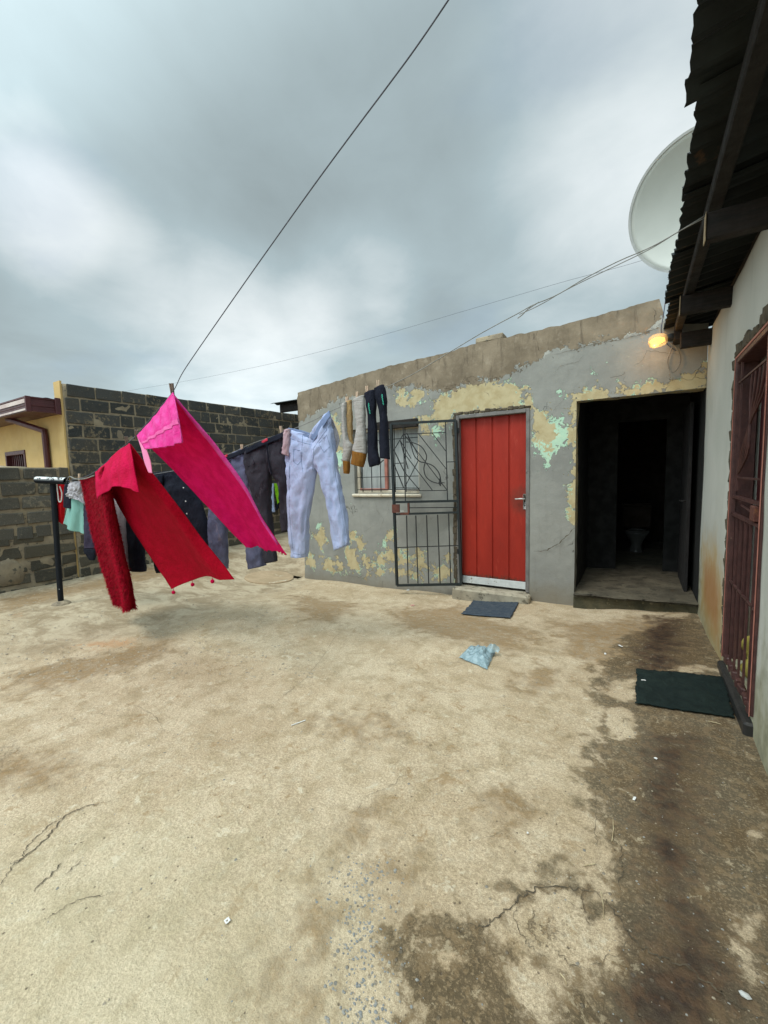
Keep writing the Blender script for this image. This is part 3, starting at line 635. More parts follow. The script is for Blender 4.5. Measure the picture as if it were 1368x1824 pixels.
mint = fpolys([[(1050, 655), (1060, 650), (1064, 656), (1054, 662)], [(925, 690), (932, 686), (936, 695), (930, 700)], [(740, 700), (760, 712), (748, 722)], [(998, 700), (1008, 704), (1004, 716), (998, 712)], [(948, 738), (965, 735), (1010, 745), (1017, 775), (1008, 800), (992, 800), (980, 815), (972, 842), (962, 840), (958, 815), (950, 800), (948, 770)], [(768, 755), (785, 752), (785, 765), (778, 788), (772, 780)], [(595, 790), (610, 785), (610, 830), (604, 850), (598, 820)],
    [(900, 725), (850, 727), (855, 722), (895, 720)], [(800, 750), (812, 752), (805, 765)], [(560, 935), (568, 930), (570, 945), (562, 945)], [(680, 965), (688, 960), (688, 972), (680, 976)]])-.01
sp = fpolys([[(1075, 640), (1135, 632), (1140, 690), (1080, 692)]]); mint = np.maximum(mint, -.12+np.clip(sp, -.1, .02))
low = np.clip(.10-(PW[:, 1]+.12)*1.0, -.5, .35); low += np.where((PW[:, 0] > -1.1) & (PW[:, 0] < -.5), .22, 0)*np.clip(1-(PW[:, 1]+.1)/.8, 0, 1)
stn = fpolys([[(1100, 668), (1258, 630), (1262, 670), (1120, 690)]])-.12
for nme, ar in (('raw', raw), ('ochre', och+.012), ('mint', mint), ('low', low), ('stain', stn)): fattr(fw, nme, ar)
# wall cracks
for k, (pts, ww) in enumerate([([(950, 983), (975, 980), (995, 968), (1012, 952), (1027, 937)], .014), ([(1040, 632), (1030, 645), (1000, 650), (985, 665)], .004), ([(1178, 582), (1150, 592), (1140, 596), (1110, 604)], .010), ([(1212, 632), (1180, 628), (1152, 624), (1145, 642), (1128, 652)], .005), ([(1115, 604), (1060, 612), (1020, 624), (978, 634)], .006),
        ([(735, 724), (750, 722), (760, 716)], .005), ([(766, 718), (778, 708)], .004), ([(666, 888), (672, 910), (684, 925), (676, 945)], .003), ([(690, 884), (692, 905), (688, 930)], .002), ([(1010, 706), (990, 725), (985, 735)], .003), ([(616, 1024), (640, 1028), (650, 1024)], .004), ([(676, 930), (640, 952), (600, 950)], .002)]):
    pts = [onY(x, y, D-.0135) for x, y in pts]; cw = MB(); ribbon(pts, ww*.6, .006, 50+k, cw, surf=(0, -1, 0), sub=8); cw.build('crack', MT['crack'], ob)
# rest of the shell: left side wall, back wall, roof slab behind the parapet
mb = MB(); mb.box((XL+.01, D+.205, -.6), (XL+.21, 9.0, 2.45)); mb.box((XL+.01, 9.003, -.6), (1.2, 9.2, 2.45)); mb.build('shell_wall', MT['mortar'], ob)
# coping stone lump
mb = MB(); a = onY(850, 603, D+.12); b = onY(899, 594, D+.12); mb.bbox((a.x, D+.05, a.z-.08), (b.x, D+.19, a.z-.012), .01, 0, .008); mb.build('loose_coping', MT['mortar'], ob)
def corrug(mb, x0, x1, ys, zfun, amp, n, axis='x'):
    """ribs run along x; ys range"""
    y0, y1 = ys; vs = []; fs = []; m = n*6
    for k in range(m+1):
        y = y0+(y1-y0)*k/m; ph = (k % 6)/6; hh = amp*(1 if ph in (2/6, 3/6) else (.5 if ph in (1/6, 4/6) else 0))
        for x in (x0, (x0+x1)/2, x1): vs.append((x+(random.uniform(-.007, .007) if x == x0 else 0), y, zfun(x, y)+hh))
    for k in range(m):
        for q in range(2): a = k*3+q; fs.append((a, a+1, a+4, a+3))
    mb.add(vs, fs)
mb = MB(); corrug(mb, XL-.18, .1, (D+.22, 9.15), lambda x, y: 2.42-.02*(y-D)-.0*x+.0, .03, 22)
o = mb.build('roof', MT['roofiron'], ob); solid(o, .004)
# window
wn = MB(); a, b, c, d = WIN; yf = D+.07
for (p, q) in (((a, yf, c), (a+.045, yf+.04, d)), ((a+.045, yf, c), (b-.045, yf+.04, c+.045)), ((a+.045, yf, d-.045), (b-.045, yf+.04, d)), ((b-.045, yf, c), (b, yf+.04, d))): wn.bbox(p, q, .005)
xm = onY(688, 850, D+.07).x
win = wn.build('window', MT['cream'], ob)
mb = MB(); mb.bbox((xm-.025, yf-.004, c+.045), (xm+.02, yf+.036, d-.045), .005); mb.bbox((a+.045, yf-.005, c+.045), (xm-.025, yf+.03, c+.070), .004); mb.build('mullion', MT['salmon'], win)
mb = MB(); mb.box((a+.045, yf+.05, c+.045), (b-.045, yf+.055, d-.045)); mb.build('pane', MT['curtain'], win)
mb = MB()
for px in (648, 664, 680): x = onY(px, 850, yf).x; mb.bar((x, yf-.03, c+.02), (x, yf-.03, d-.02), .009)
for zz_ in (1.155, 1.33, 1.83): mb.bar((a+.03, yf-.035, zz_), (b-.03, yf-.035, zz_), .010)
for px in (706, 725): x = onY(px, 850, yf).x; mb.bar((x, yf-.03, c+.02), (x, yf-.03, d-.02), .009)
mb.bar((xm-.10, yf-.05, 1.49), (xm-.01, yf-.04, 1.56), .012)
mb.build('burglar_bars', MT['iron'], win)
mb = MB(); mb.bbox((a-.03, D-.03, c-.045), (b+.03, D+.07, c-.002), .012, 0, .004); mb.build('sill', MT['cream'], win)
mb = MB(); p = onY(669, 752, D-.01); q = onY(743, 768, D-.01); mb.bbox((p.x, D-.022, 1.965), (q.x+.01, D+.06, 2.07), .006, 0, .004); mb.build('lintel', MT['timber'], win)
# door
a, b, c, d = DOOR
mb = MB(); yb = D-.012
for (p, q) in (((a, yb, c), (a+.042, D+.10, d)), ((b-.042, yb, c), (b, D+.10, d)), ((a+.042, yb, d-.045), (b-.042, D+.10, d))): mb.bbox(p, q, .006)
dfr = mb.build('door_frame', MT['frame_grey'], ob)
mb = MB(); n = 6
# ragged render round the frame
for k in range(26):
    z0 = c+(d-c)*k/26; mb.bbox((a-.035-random.uniform(0, .02), D-.010, z0), (a-.002, D+.05, z0+(d-c)/26+.002), .006, 0, .006)
for k in range(14):
    x0 = a-.03+(b-a+.04)*k/14; mb.bbox((x0, D-.012, d+.002), (x0+(b-a+.04)/14, D+.05, d+.028+random.uniform(0, .018)), .006, 0, .006)
mb.build('broken_render_edge', MT['crack'], ob)
x0, x1 = a+.042, b-.042; yd = D+.055; zb = .015
prof = []; wd = (x1-x0)
for k in range(5):
    xg = x0+wd*k/4 if 0 < k < 4 else None
    if xg: prof += [(xg-.013, 0), (xg-.008, .011), (xg-.001, .013), (xg+.006, .002), (xg+.012, 0)]
prof = [(x0, 0)]+prof+[(x1, 0)]
vs = []; fs = []
for zq in (zb, d-.047):
    for (x, dy) in prof: vs.append((x, yd+dy, zq))
m_ = len(prof); fs = [(k, k+1, m_+k+1, m_+k) for k in range(m_-1)]
door = solid(mesh('door', vs, fs, MT['red_door'], ob), .03)
mb = MB(); mb.bbox((x0+.006, yd-.010, zb-.035), (x1-.006, yd-.002, zb+.052), .002); mb.build('kick_strip', MT['galv'], door)
hx = onY(935, 893, yd).x; hz = onY(935, 893, yd).z
mb = MB(); mb.bbox((hx-.018, yd-.010, hz-.09), (hx+.022, yd-.001, hz+.085), .004); mb.tube([(hx, yd-.01, hz+.03), (hx, yd-.045, hz+.03), (hx-.03, yd-.05, hz+.032), (hx-.10, yd-.045, hz+.028)], .008, 8)
h = mb.build('handle', MT['steel'], door, True)
mb = MB(); mb.tube([(hx, yd-.013, hz-.045), (hx, yd-.009, hz-.045)], .007, 8); mb.bbox((hx-.002, yd-.0135, hz-.06), (hx+.002, yd-.010, hz-.045), .0005); mb.build('keyhole', MT['black_plastic'], door)
mb = MB(); mb.bbox((a-.02, D-.16, -.30), (b+.03, D-.014, c-.005), .018, 0, .006); mb.box((a, D-.01, -.30), (b, D+.19, c-.012)); mb.build('door_step', MT['sill'], ob)
# ---- security gate, swung open against the wall
GA = (onY(812, 890, 4.80).x, 4.80); gb = onY(699, 890, 4.56); GB = (gb.x, 4.56)
g = lambda x, y: onV(x, y, GA, GB)
Z = lambda X, Y: g(640+X/3.8, 680+Y/3.8)
gt = MB()
cor = [Z(215, 285), Z(652, 262), Z(690, 1370), Z(256, 1378)]
for i in range(4): gt.bar(cor[i], cor[(i+1) % 4], .030 if i % 2 else .028)
gt.bar(Z(232, 815), Z(668, 806), .028); gt.bar(Z(240, 897), Z(672, 884), .024)
gate = gt.build('security_gate', MT['iron_green'], ob)
mb = MB()
for q in (((320, 905), (330, 1365)), ((382, 905), (397, 1365)), ((455, 903), (470, 1365)), ((530, 900), (547, 1365)), ((604, 893), (619, 1362))): mb.bar(Z(*q[0]), Z(*q[1]), .0105)
mb.bar(Z(258, 1122), Z(686, 1108), .0105); mb.bar(Z(340, 853), Z(668, 850), .0105)
for q in (((296, 298), (312, 806)), ((583, 268), (597, 800)), ((300, 355), (585, 343)), ((230, 470), (300, 352)), ((300, 352), (592, 731)), ((238, 470), (306, 612)), ((306, 612), (412, 738)), ((236, 560), (300, 718)), ((236, 553), (300, 550)),
          ((400, 352), (590, 592)), ((495, 349), (586, 470)), ((592, 543), (664, 541)), ((236, 718), (412, 720)), ((310, 738), (592, 735)), ((275, 395), (300, 435)), ((300, 435), (350, 520)), ((304, 485), (495, 735)), ((310, 710), (398, 535)), ((278, 400), (330, 590)), ((395, 500), (398, 535)), ((320, 345), (400, 500)), ((542, 700), (545, 655)), ((535, 680), (578, 685))):
    mb.bar(Z(*q[0]), Z(*q[1]), .0095)
def curve(pts, n=10):
    P_ = [Vector(p) for p in pts]; o_ = []
    for i in range(len(P_)-1):
        p0, p1, p2, p3 = P_[max(i-1, 0)], P_[i], P_[i+1], P_[min(i+2, len(P_)-1)]
        for k in range(n):
            t = k/n; o_.append(.5*((2*p1)+(p2-p0)*t+(2*p0-5*p1+4*p2-p3)*t*t+(3*p1-p0-3*p2+p3)*t**3))
    o_.append(P_[-1]); return o_
for q in ([(316, 408), (360, 412), (420, 440), (455, 500), (445, 550), (437, 590), (450, 640), (490, 675), (548, 690)], [(330, 370), (350, 430), (372, 500), (410, 540), (445, 548), (500, 570), (540, 620), (552, 680), (548, 706)]):
    mb.tube(curve([Z(*p) for p in q], 5), .0065, 6)
mb.build('scroll_bars', MT['iron'], gate)
mb = MB(); p = Z(248, 858); dv = Vector((GB[0]-GA[0], GB[1]-GA[1], 0)).normalized(); nv = Vector((-dv.y, dv.x, 0))
def obox(mb, c, ax, nx, hw, hd, hh):
    up = Vector((0, 0, 1)); vs = [c+ax*(sx*hw)+nx*(sy*hd)+up*(sz*hh) for sz in (-1, 1) for sy in (-1, 1) for sx in (-1, 1)]
    mb.add(vs, [(0, 2, 3, 1), (4, 5, 7, 6), (0, 1, 5, 4), (2, 6, 7, 3), (0, 4, 6, 2), (1, 3, 7, 5)])
obox(mb, p, dv, nv, .047, .02, .052); mb.bar(Z(333, 820), Z(335, 888), .022); mb.bar(Z(278, 893), Z(335, 892), .026); mb.build('lock_box', MT['rust'], gate)
mb = MB(); mb.bar(Z(278, 875), Z(300, 875), .008); mb.build('latch', MT['steel'], gate)
mb = MB()
for yy in (330, 640, 1150): pp = Z(668, yy); mb = MB(); mb.tube([pp+Vector((0, .01, -.03)), pp+Vector((0, .01, .03))], .014, 8); mb.build('hinge', MT['iron'], gate)
# ---- passage
pi = MB(); x0, x1 = PAS[0], .52
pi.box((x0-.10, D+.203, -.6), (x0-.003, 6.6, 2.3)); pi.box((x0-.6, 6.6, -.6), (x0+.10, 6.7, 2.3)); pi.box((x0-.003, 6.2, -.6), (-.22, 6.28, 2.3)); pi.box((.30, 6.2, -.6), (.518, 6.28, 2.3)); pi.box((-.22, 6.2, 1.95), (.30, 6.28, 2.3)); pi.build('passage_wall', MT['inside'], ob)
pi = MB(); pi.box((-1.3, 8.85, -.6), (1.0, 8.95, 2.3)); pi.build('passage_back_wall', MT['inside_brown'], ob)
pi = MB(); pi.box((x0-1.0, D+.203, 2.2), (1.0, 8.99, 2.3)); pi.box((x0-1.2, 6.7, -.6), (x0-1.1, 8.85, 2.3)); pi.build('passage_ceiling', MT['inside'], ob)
# floor slab with worn step nose
vs = []; fs = []; nx_, ny_ = 40, 60
for j in range(ny_+1):
    for i in range(nx_+1):
        x = x0+.002+(x1-.006-x0)*i/nx_; y = D-.13+(8.84-D)*(j/ny_)**1.5
        z = .025+.04*(x-x0)+noise.fractal(Vector((x*4, y*4, 0)), 1, 2, 4)*.010
        if j == 0: z -= .035; y += .09+.02*math.sin(x*5+1)+noise.noise(Vector((x*9, 0, 0)))*.02
        if j == 1: z -= .006; y += .10+.02*math.sin(x*5+1)+noise.noise(Vector((x*9, 0, 0)))*.02
        vs.append((x, y, z))
for i in range(nx_+1): x = x0+.002+(x1-.006-x0)*i/nx_; vs.append((x, D-.065+.02*math.sin(x*5+1), -.35))
for j in range(ny_):
    for i in range(nx_): q = j*(nx_+1)+i; fs.append((q, q+1, q+nx_+2, q+nx_+1))
q0 = (ny_+1)*(nx_+1)
for i in range(nx_): fs.append((q0+i, q0+i+1, i+1, i))
MT['moss'] = simple('mossy_riser', (.085, .072, .04), (.045, .042, .024), 8, .95, 60, .8, .01, c3=(.18, .15, .09), t3=.60, s3=12)
mesh('passage_floor', vs, fs[:ny_*nx_], MT['step'], ob, True); vr = [vs[i] for i in range(nx_+1)]+vs[q0:]; mesh('step_riser', vr, [(nx_+1+i, nx_+2+i, i+1, i) for i in range(nx_)], MT['moss'], ob, True)
# inner door standing open along the right side of the passage
mb = MB(); mb.bbox((.44, 5.2, .03), (.47, 5.95, 2.0), .004); mb.tube([(.44, 5.32, 1.0), (.40, 5.32, 1.0), (.395, 5.42, 1.0)], .008, 8); mb.build('inner_door', MT['void'], ob)  # near-black colour stands in for the dimness on this door

# toilet in the dark passage
tb = onY(1133, 972, 7.6); to = thing('toilet', 'white ceramic toilet standing deep inside the dark passage', 'toilet', (tb.x, 7.6, -.02))
tx = tb.x; mb = MB()
mb.lathe((tx, 7.6, -.02), (0, 0, 1), [(0, .11), (.04, .10), (.18, .075), (.28, .12), (.36, .17), (.385, .18), (.385, .14), (.30, .08)], 24); mb.build('bowl', MT['ceramic'], to, True)
mb = MB(); mb.lathe((tx, 7.6, .372), (0, 0, 1), [(0, .13), (0, .19), (.02, .19), (.02, .13), (0, .13)], 24); mb.build('seat', MT['ceramic'], to, True)
mb = MB(); mb.bbox((tx-.2, 7.76, .40), (tx+.2, 7.92, .76), .02); mb.bbox((tx-.21, 7.75, .763), (tx+.21, 7.93, .79), .01); mb.bbox((tx-.06, 7.76, .0), (tx+.06, 7.9, .40), .01); mb.build('cistern', MT['inside_brown'], to)

# ------------------------------------------------------------------ MAIN HOUSE (right wall X = .52)
WX = .52
hs = thing('house', 'pale plastered house with rusty iron roof eave and barred red door', 'house', (2.0, 2.0, 0))
GD = (2.62, 3.42, .10, 2.02)
ys = sorted(set([round(q, 4) for q in list(np.arange(-2, 4.84, .04))+[4.84, GD[0], GD[1]]])); zs = sorted(set([round(q, 4) for q in list(np.arange(-.3, 2.55, .04))+[GD[2], GD[3], 2.55]]))
V = [(WX+noise.fractal(Vector((y*1.2, z*1.2, 9)), 1, 2, 3)*.008, y, z) for y in ys for z in zs]; nz_ = len(zs); F = []
for i in range(len(ys)-1):
    for j in range(nz_-1):
        cy, cz = (ys[i]+ys[i+1])/2, (zs[j]+zs[j+1])/2
        if GD[0] < cy < GD[1] and GD[2] < cz < GD[3]: continue
        F.append((i*nz_+j, i*nz_+j+1, (i+1)*nz_+j+1, (i+1)*nz_+j))
hw = mesh('wall', V, F, MT['pale'], hs, True); solid(hw, .2)
PR = np.array([(v_[1], v_[2]) for v_ in V])
rp = [(onX(x, y, WX).y, onX(x, y, WX).z) for x, y in [(1252, 980), (1275, 985), (1288, 1050), (1282, 1170), (1262, 1120), (1250, 1080)]]
fattr(hw, 'rust', np.clip(sdist(PR, rp), -.5, .4)+.05); fattr(hw, 'low', np.clip(.36-PR[:, 1]*.7, -.5, .42))
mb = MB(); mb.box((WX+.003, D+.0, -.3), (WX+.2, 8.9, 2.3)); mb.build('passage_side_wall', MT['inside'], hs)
mb = MB(); mb.box((4.8, -2, -.3), (5.0, 8.9, 2.9)); mb.box((WX+.21, 8.7, -.3), (4.8, 8.9, 2.6)); mb.box((WX+.21, -2, -.3), (4.8, -1.8, 2.6)); mb.build('outer_wall', MT['pale'], hs)
# roof: separate iron sheets with uneven edges
slope = .16
rz = lambda x, y: 2.64+.03*(4.85-y)/3.0+(x-.17)*slope
edges = [((4.06, 5.2), .185), ((3.25, 4.12), .155), ((2.60, 3.31), .165), ((1.93, 2.66), .158), ((1.2, 1.99), .115), ((.3, 1.28), .125), ((-.8, .36), .13), ((-2.1, -.74), .13)]
for k, ((y0, y1), xe) in enumerate(edges):
    mb = MB(); nr = max(4, int((y1-y0)/.115)); corrug(mb, xe, 4.9, (y0, y1), lambda x, y, k=k: rz(x, y)+.004*(k % 2), .030, nr)
    o = mb.build('roof_sheet', MT['roofiron'], hs); solid(o, .0025)
mb = MB(); mb.bbox((.255, -1.9, 2.565), (.315, 4.80, 2.642), .006, 0, .004); mb.build('purlin', MT['timber_y'], hs)
mb = MB(); mb.bbox((WX+.03, -1.9, 2.553), (WX+.14, 4.80, 2.665), .006); mb.build('wall_plate', MT['timber_y'], hs)
for (px, py0, py1, X) in ((1258, 382, 428, .245), (1213, 508, 540, .235)):
    p = onX(px, py0, X); q = onX(px, py1, X)
    y = p.y; mb = MB(); zt = min(p.z, 2.56); mb.bbox((X, y-.025, zt-.125), (2.2, y+.03, zt), .006, 0, .004); rf = mb.build('rafter', MT['timber'], hs)
    mb = MB(); mb.bbox((X-.004, y-.026, zt-.126), (X-.0005, y+.031, zt+.001), .001, 0, .001); mb.build('sawn_end', MT['cutend'], rf)
mb = MB(); mb.bbox((.30, 4.60, 2.40), (1.2, 4.66, 2.53), .006, 0, .004); mb.build('rafter', MT['timber'], hs)
mb = MB(); mb.bbox((.24, 1.05, 2.42), (1.4, 1.12, 2.55), .006, 0, .004); mb.build('rafter', MT['timber'], hs)
# dark lining closing the gap between wall top and roof
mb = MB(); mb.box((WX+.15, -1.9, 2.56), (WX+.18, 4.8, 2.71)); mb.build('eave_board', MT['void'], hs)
# house doorway: frame, red door, gate
y0, y1, z0, z1 = GD
mb = MB()
for (p, q) in (((WX-.012, y0, z0), (WX+.03, y0+.03, z1)), ((WX-.012, y1-.03, z0), (WX+.10, y1, z1)), ((WX-.012, y0+.045, z1-.045), (WX+.10, y1-.045, z1))): mb.bbox(p, q, .005)
mb.build('door_frame', MT['gate_maroon'], hs)
mb = MB(); mb.bbox((WX-.016, y1-.012, z0), (WX-.0125, y1-.001, z1)); mb.bbox((WX-.016, y0+.001, z1-.014), (WX-.0125, y1-.014, z1-.001)); mb.bbox((WX-.016, y0, z0), (WX-.0125, y0+.010, z1-.016)); mb.build('frame_edge', MT['salmon'], hs)
mb = MB()
for k in range(30):
    z = z0+(z1-z0)*k/30; mb.bbox((WX-.014, y1+.002, z), (WX+.04, y1+.05+random.uniform(0, .03), z+(z1-z0)/30+.003), .006, 0, .007)
for k in range(16):
    y = y0-.03+(y1-y0+.09)*k/16; mb.bbox((WX-.014, y, z1+.002), (WX+.04, y+.06, z1+.05+random.uniform(0, .04)), .006, 0, .007)
mb.build('broken_render_edge', MT['crack'], hs)
MT['red_wood'] = simple('dark_red_door', (.055, .006, .008), (.035, .005, .006), 3, .45, 40, .2, .003)  # shaded copy of the door red, darkness put into the colour
MT['red_wood2'] = simple('bright_red_door', (.36, .032, .022), (.30, .026, .018), 3, .45, 40, .2, .003)  # lit copy of the same door red
mb = MB(); mb.bbox((WX+.11, y0+.30, z0+.02), (WX+.15, y1-.045, z1-.05), .005); dr = mb.build('door', MT['red_wood'], hs)
mb = MB(); mb.bbox((WX+.09, y0+.05, z0+.02), (WX+.12, y0+.24, z1-.05), .005); mb.build('door_leaf', MT['red_wood2'], hs)
mb = MB(); mb.box((WX+.155, y0, z0), (WX+.165, y1, z1)); mb.build('dark_room', MT['void'], hs)  # thin near-black sheet standing in for the unlit room behind
mb = MB(); mb.bbox((WX-.035, y0-.01, -.08), (WX+.10, y1+.01, z0-.03), .012, 0, .004); mb.build('door_step', MT['black_plastic'], hs)
gx_ = WX+.005; Gt = lambda y, z: Vector((gx_, y, z)); gt = MB()
ya, yb_ = y0+.02, y1-.03
for p, q in ((Gt(ya, z0), Gt(ya, z1-.03)), (Gt(yb_, z0), Gt(yb_, z1-.03)), (Gt(ya, z1-.03), Gt(yb_, z1-.03)), (Gt(ya, z0+.01), Gt(yb_, z0+.01)), (Gt(ya, 1.16), Gt(yb_, 1.16)), (Gt(ya, 1.05), Gt(yb_, 1.05))): gt.bar(p, q, .018)
g2 = gt.build('security_gate', MT['gate_maroon'], hs)
mb = MB()
for k in range(1, 6): y = ya+(yb_-ya)*k/6; mb.bar(Gt(y, z0+.01), Gt(y, 1.05), .011)
mb.bar(Gt(ya, .62), Gt(yb_, .62), .011); mb.bar(Gt(ya+.08, 1.25), Gt(ya+.08, z1-.05), .010); mb.bar(Gt(yb_-.08, 1.2), Gt(yb_-.08, z1-.05), .010)
mb.bar(Gt(ya, 1.86), Gt(yb_, 1.86), .010); mb.bar(Gt(ya+.08, 1.28), Gt(yb_-.08, 1.28), .010)
for off in (-.10, -.03, .05, .12, .2): mb.tube(curve([Gt(yb_-.10, 1.30+.02*abs(off)), Gt((ya+yb_)/2+off*.6+.1, 1.42), Gt((ya+yb_)/2+.02, 1.58), Gt((ya+yb_)/2-off-.06, 1.72), Gt((ya+yb_)/2-off*1.2-.1, 1.85)], 5), .006, 6)
mb.tube([Gt(ya+.2, 1.10), Gt(ya+.5, 1.12)], .006, 6)
mb.build('scroll_bars', MT['gate_maroon'], g2)
mb = MB(); mb.bbox((gx_-.02, ya+.10, 1.065), (gx_+.02, ya+.19, 1.145), .004); mb.build('lock_box', MT['rust'], g2)
mb = MB()
for k in range(7):
    y = ya+(yb_-ya)*(k+.5)/7; mb.bbox((gx_-.015, y-.04, z0-.015), (gx_+.015, y+.03, z0+.035), .01, 0, .004)
mb.build('bottom_plate', MT['gate_maroon'], g2)
MT['yellow_cloth'] = fabric('yellow_cloth', (.50, .42, .10), (.40, .33, .08), 0, 10)
vs = []; fs = []
for i in range(9):
    for j in range(9):
        u, v_ = i/8, j/8; vs.append((WX+.045+.018*math.sin(v_*9+u*3), y0+.22+.30*u, z0+.01+.30*v_*(1-.55*abs(u-.4))))
for i in range(8):
    for j in range(8): q = i*9+j; fs.append((q, q+1, q+10, q+9))
ys_ = solid(mesh('cleaning_cloth', vs, fs, MT['yellow_cloth'], None, True), .008); tag(ys_, 'yellow cloth slumped behind the bars at the foot of the house door', 'cloth')

# ------------------------------------------------------------------ NEIGHBOUR HOUSE + BLOCK WALLS
LX = -7.1; HY = 2.85
nb = thing('neighbour_house', 'yellow neighbour house with dark block side wall, maroon gutter and downpipe', 'house', (-9.5, 5, 0))
def blocks(mb, y0, y1, topf, course, L, z_bot, jit, proud, seedoff=0, gap=.012, rag=0.0):
    gap = gap*1.7; k = 0; zt = topf(0)
    z = zt
    while z > z_bot:
        y = y0-(L*.5 if k % 2 else 0)+random.uniform(-.03, .03)
        while y < y1:
            ln = L*random.uniform(.93, 1.05) if random.random() > .12 else L*.5
            ya_, yb2 = max(y+gap/2, y0), min(y+ln-gap/2, y1)
            if yb2-ya_ > .03:
                rz_ = topf((ya_+yb2)/2)-zt
                pr = proud+random.uniform(-.006, .006)
                mb.bbox((LX-.08, ya_, z+rz_-course+gap/2+random.uniform(-rag, rag)), (LX+pr, yb2, z+rz_-gap/2+random.uniform(-rag, rag)), .009, 0, jit)
            y += ln
        z -= course; k += 1
tf = lambda y: 2.80+.018*(y-HY) if y else 2.80
mb = MB(); blocks(mb, HY+.01, 8.6, tf, .195, .40, .95, .003, .009); mb.build('block_wall', MT['block'], nb)
mb = MB(); blocks(mb, HY+.01, 8.6, lambda y: .94+.018*(y-HY if y else 0), .17, .36, -.25, .010, .006, rag=.008, gap=.018); mb.build('rough_footing', MT['rubble'], nb)
def mortar_sheet(y0, y1, zb, topf, name, m, parent):
    vs = []; fs = []; ny = int((y1-y0)/.05); nzz = 56
    for i in range(ny+1):
        y = y0+(y1-y0)*i/ny; tz = topf(y)
        for j in range(nzz+1):
            z = zb+(tz-zb)*j/nzz; vs.append((LX-.001+noise.fractal(Vector((y*5, z*5, 2)), 1, 2, 4)*.016, y, z))
    for i in range(ny):
        for j in range(nzz): q = i*(nzz+1)+j; fs.append((q, q+nzz+1, q+nzz+2, q+1))
    o = mesh(name, vs, fs, m, parent, True); solid(o, .2, 1.0 if False else -1.0); return o
mortar_sheet(HY, 8.62, -.4, lambda y: 2.79+.018*(y-HY), 'mortar', MT['mortar'], nb)
# yellow end strip + front wall (faces -Y) with window opening
wl = onY(14, 806, HY); wr = onY(49, 803, HY); wz1 = wl.z; wz0 = wz1-1.1
mb = MB()
mb.box((LX-.22, HY-.03, -.3), (LX-.02, HY-.005, 2.83)); mb.box((wr.x, HY-.03, -.3), (LX-.223, HY+.17, 2.50))
mb.box((-13, HY-.03, -.3), (wl.x, HY+.17, 2.50)); mb.box((wl.x, HY-.03, wz1), (wr.x, HY+.17, 2.50)); mb.box((wl.x, HY-.03, -.3), (wr.x, HY+.17, wz0)); mb.build('front_wall', MT['yellow'], nb)
mb = MB(); fr = .05
for p, q in (((wl.x, wz0), (wl.x+fr, wz1-fr)), ((wr.x-fr, wz0), (wr.x, wz1-fr)), ((wl.x, wz1-fr*1.3), (wr.x, wz1))): mb.bbox((p[0], HY-.045, p[1]), (q[0], HY+.05, q[1]), .004)
wnb = mb.build('window', MT['maroon'], nb)
mb = MB(); mb.box((wl.x+fr, HY+.06, wz0), (wr.x-fr, HY+.07, wz1-fr)); mb.build('pane', MT['void'], wnb)
mb = MB()
for k in range(1, 9): x = wl.x+fr+(wr.x-wl.x-2*fr)*k/9; mb.bar((x, HY+.02, wz0), (x, HY+.02, wz1-fr), .018)
mb.build('burglar_bars', MT['maroon'], wnb)
# roof edge: gutter along X (front) + return end along Y
RX, RY = -7.16, 2.43; zt, zb_ = onX(52, 706, RX).z, onX(50, 733, RX).z
def gutter(mb, a, b, nrm, zt, zb_):
    pr = [(0, 0), (.012, 0), (.012, -.02), (-.012, -.035), (-.012, -.085), (.008, -.095), (.008, -.125), (-.014, -.14), (-.014, -.175), (.010, -.185), (.010, zb_-zt), (0, zb_-zt)]
    sc_ = (zt-zb_)/.215; vs = []
    pr = [(u, max(v_*sc_, zb_-zt)) for u, v_ in pr]
    for P_ in (a, b):
        for u, v_ in pr: vs.append((P_[0]+nrm[0]*u, P_[1]+nrm[1]*u, zt+v_))
    n = len(pr); return mb.add(vs, [(k, (k+1) % n, n+(k+1) % n, n+k) for k in range(n)]+[tuple(range(n))[::-1], tuple(range(n, 2*n))])
mb = MB(); gutter(mb, (-13, RY, 0), (RX, RY, 0), (0, -1), zt, zb_); gt_ = mb.build('gutter', MT['maroon'], nb)
mb = MB()
for dz0, dz1 in ((-.035, -.09), (-.165, -.19)): mb.box((-13, RY-.020, zt+dz1), (RX-.01, RY-.0165, zt+dz0))
mb.build('faded_strip', MT['gutter_light'], gt_)
mb = MB(); gutter(mb, (RX+.006, RY+.02, 0), (RX+.006, HY-.04, 0), (1, 0), zt+.0, zb_); mb.bbox((RX+.006, HY-.10, zb_-.005), (RX+.035, HY-.035, zt+.02), .004); mb.bbox((RX, RY-.02, zb_-.003), (RX+.026, RY+.04, zt+.003), .004); mb.build('gutter_end', MT['maroon'], nb)
mb = MB(); mb.box((-13, RY+.003, zt-.20), (RX-.003, HY-.035, zt-.18)); mb.build('soffit', MT['maroon'], nb)
mb = MB(); corrug(mb, -13, RX, (RY, 9), lambda x, y: zt-.012+.05*(y-RY), .012, 40); o = mb.build('roof', MT['roofiron'], nb); solid(o, .003)
d1 = onY(80, 770, HY-.07); d2 = onY(88, 830, HY-.07)
mb = MB(); mb.tube([(d1.x-.62, RY+.12, zb_-.0), (d1.x-.5, RY+.16, zb_-.03), (d1.x, HY-.075, d1.z+.02), (d1.x, HY-.075, d1.z-.05), (d1.x, HY-.075, 0)], .042, 8); mb.build('downpipe', MT['maroon'], nb)
mb = MB(); mb.box((-13, 8.65, -.3), (LX-.21, 8.85, 3.0)); mb.build('rear_wall', MT['yellow'], nb)
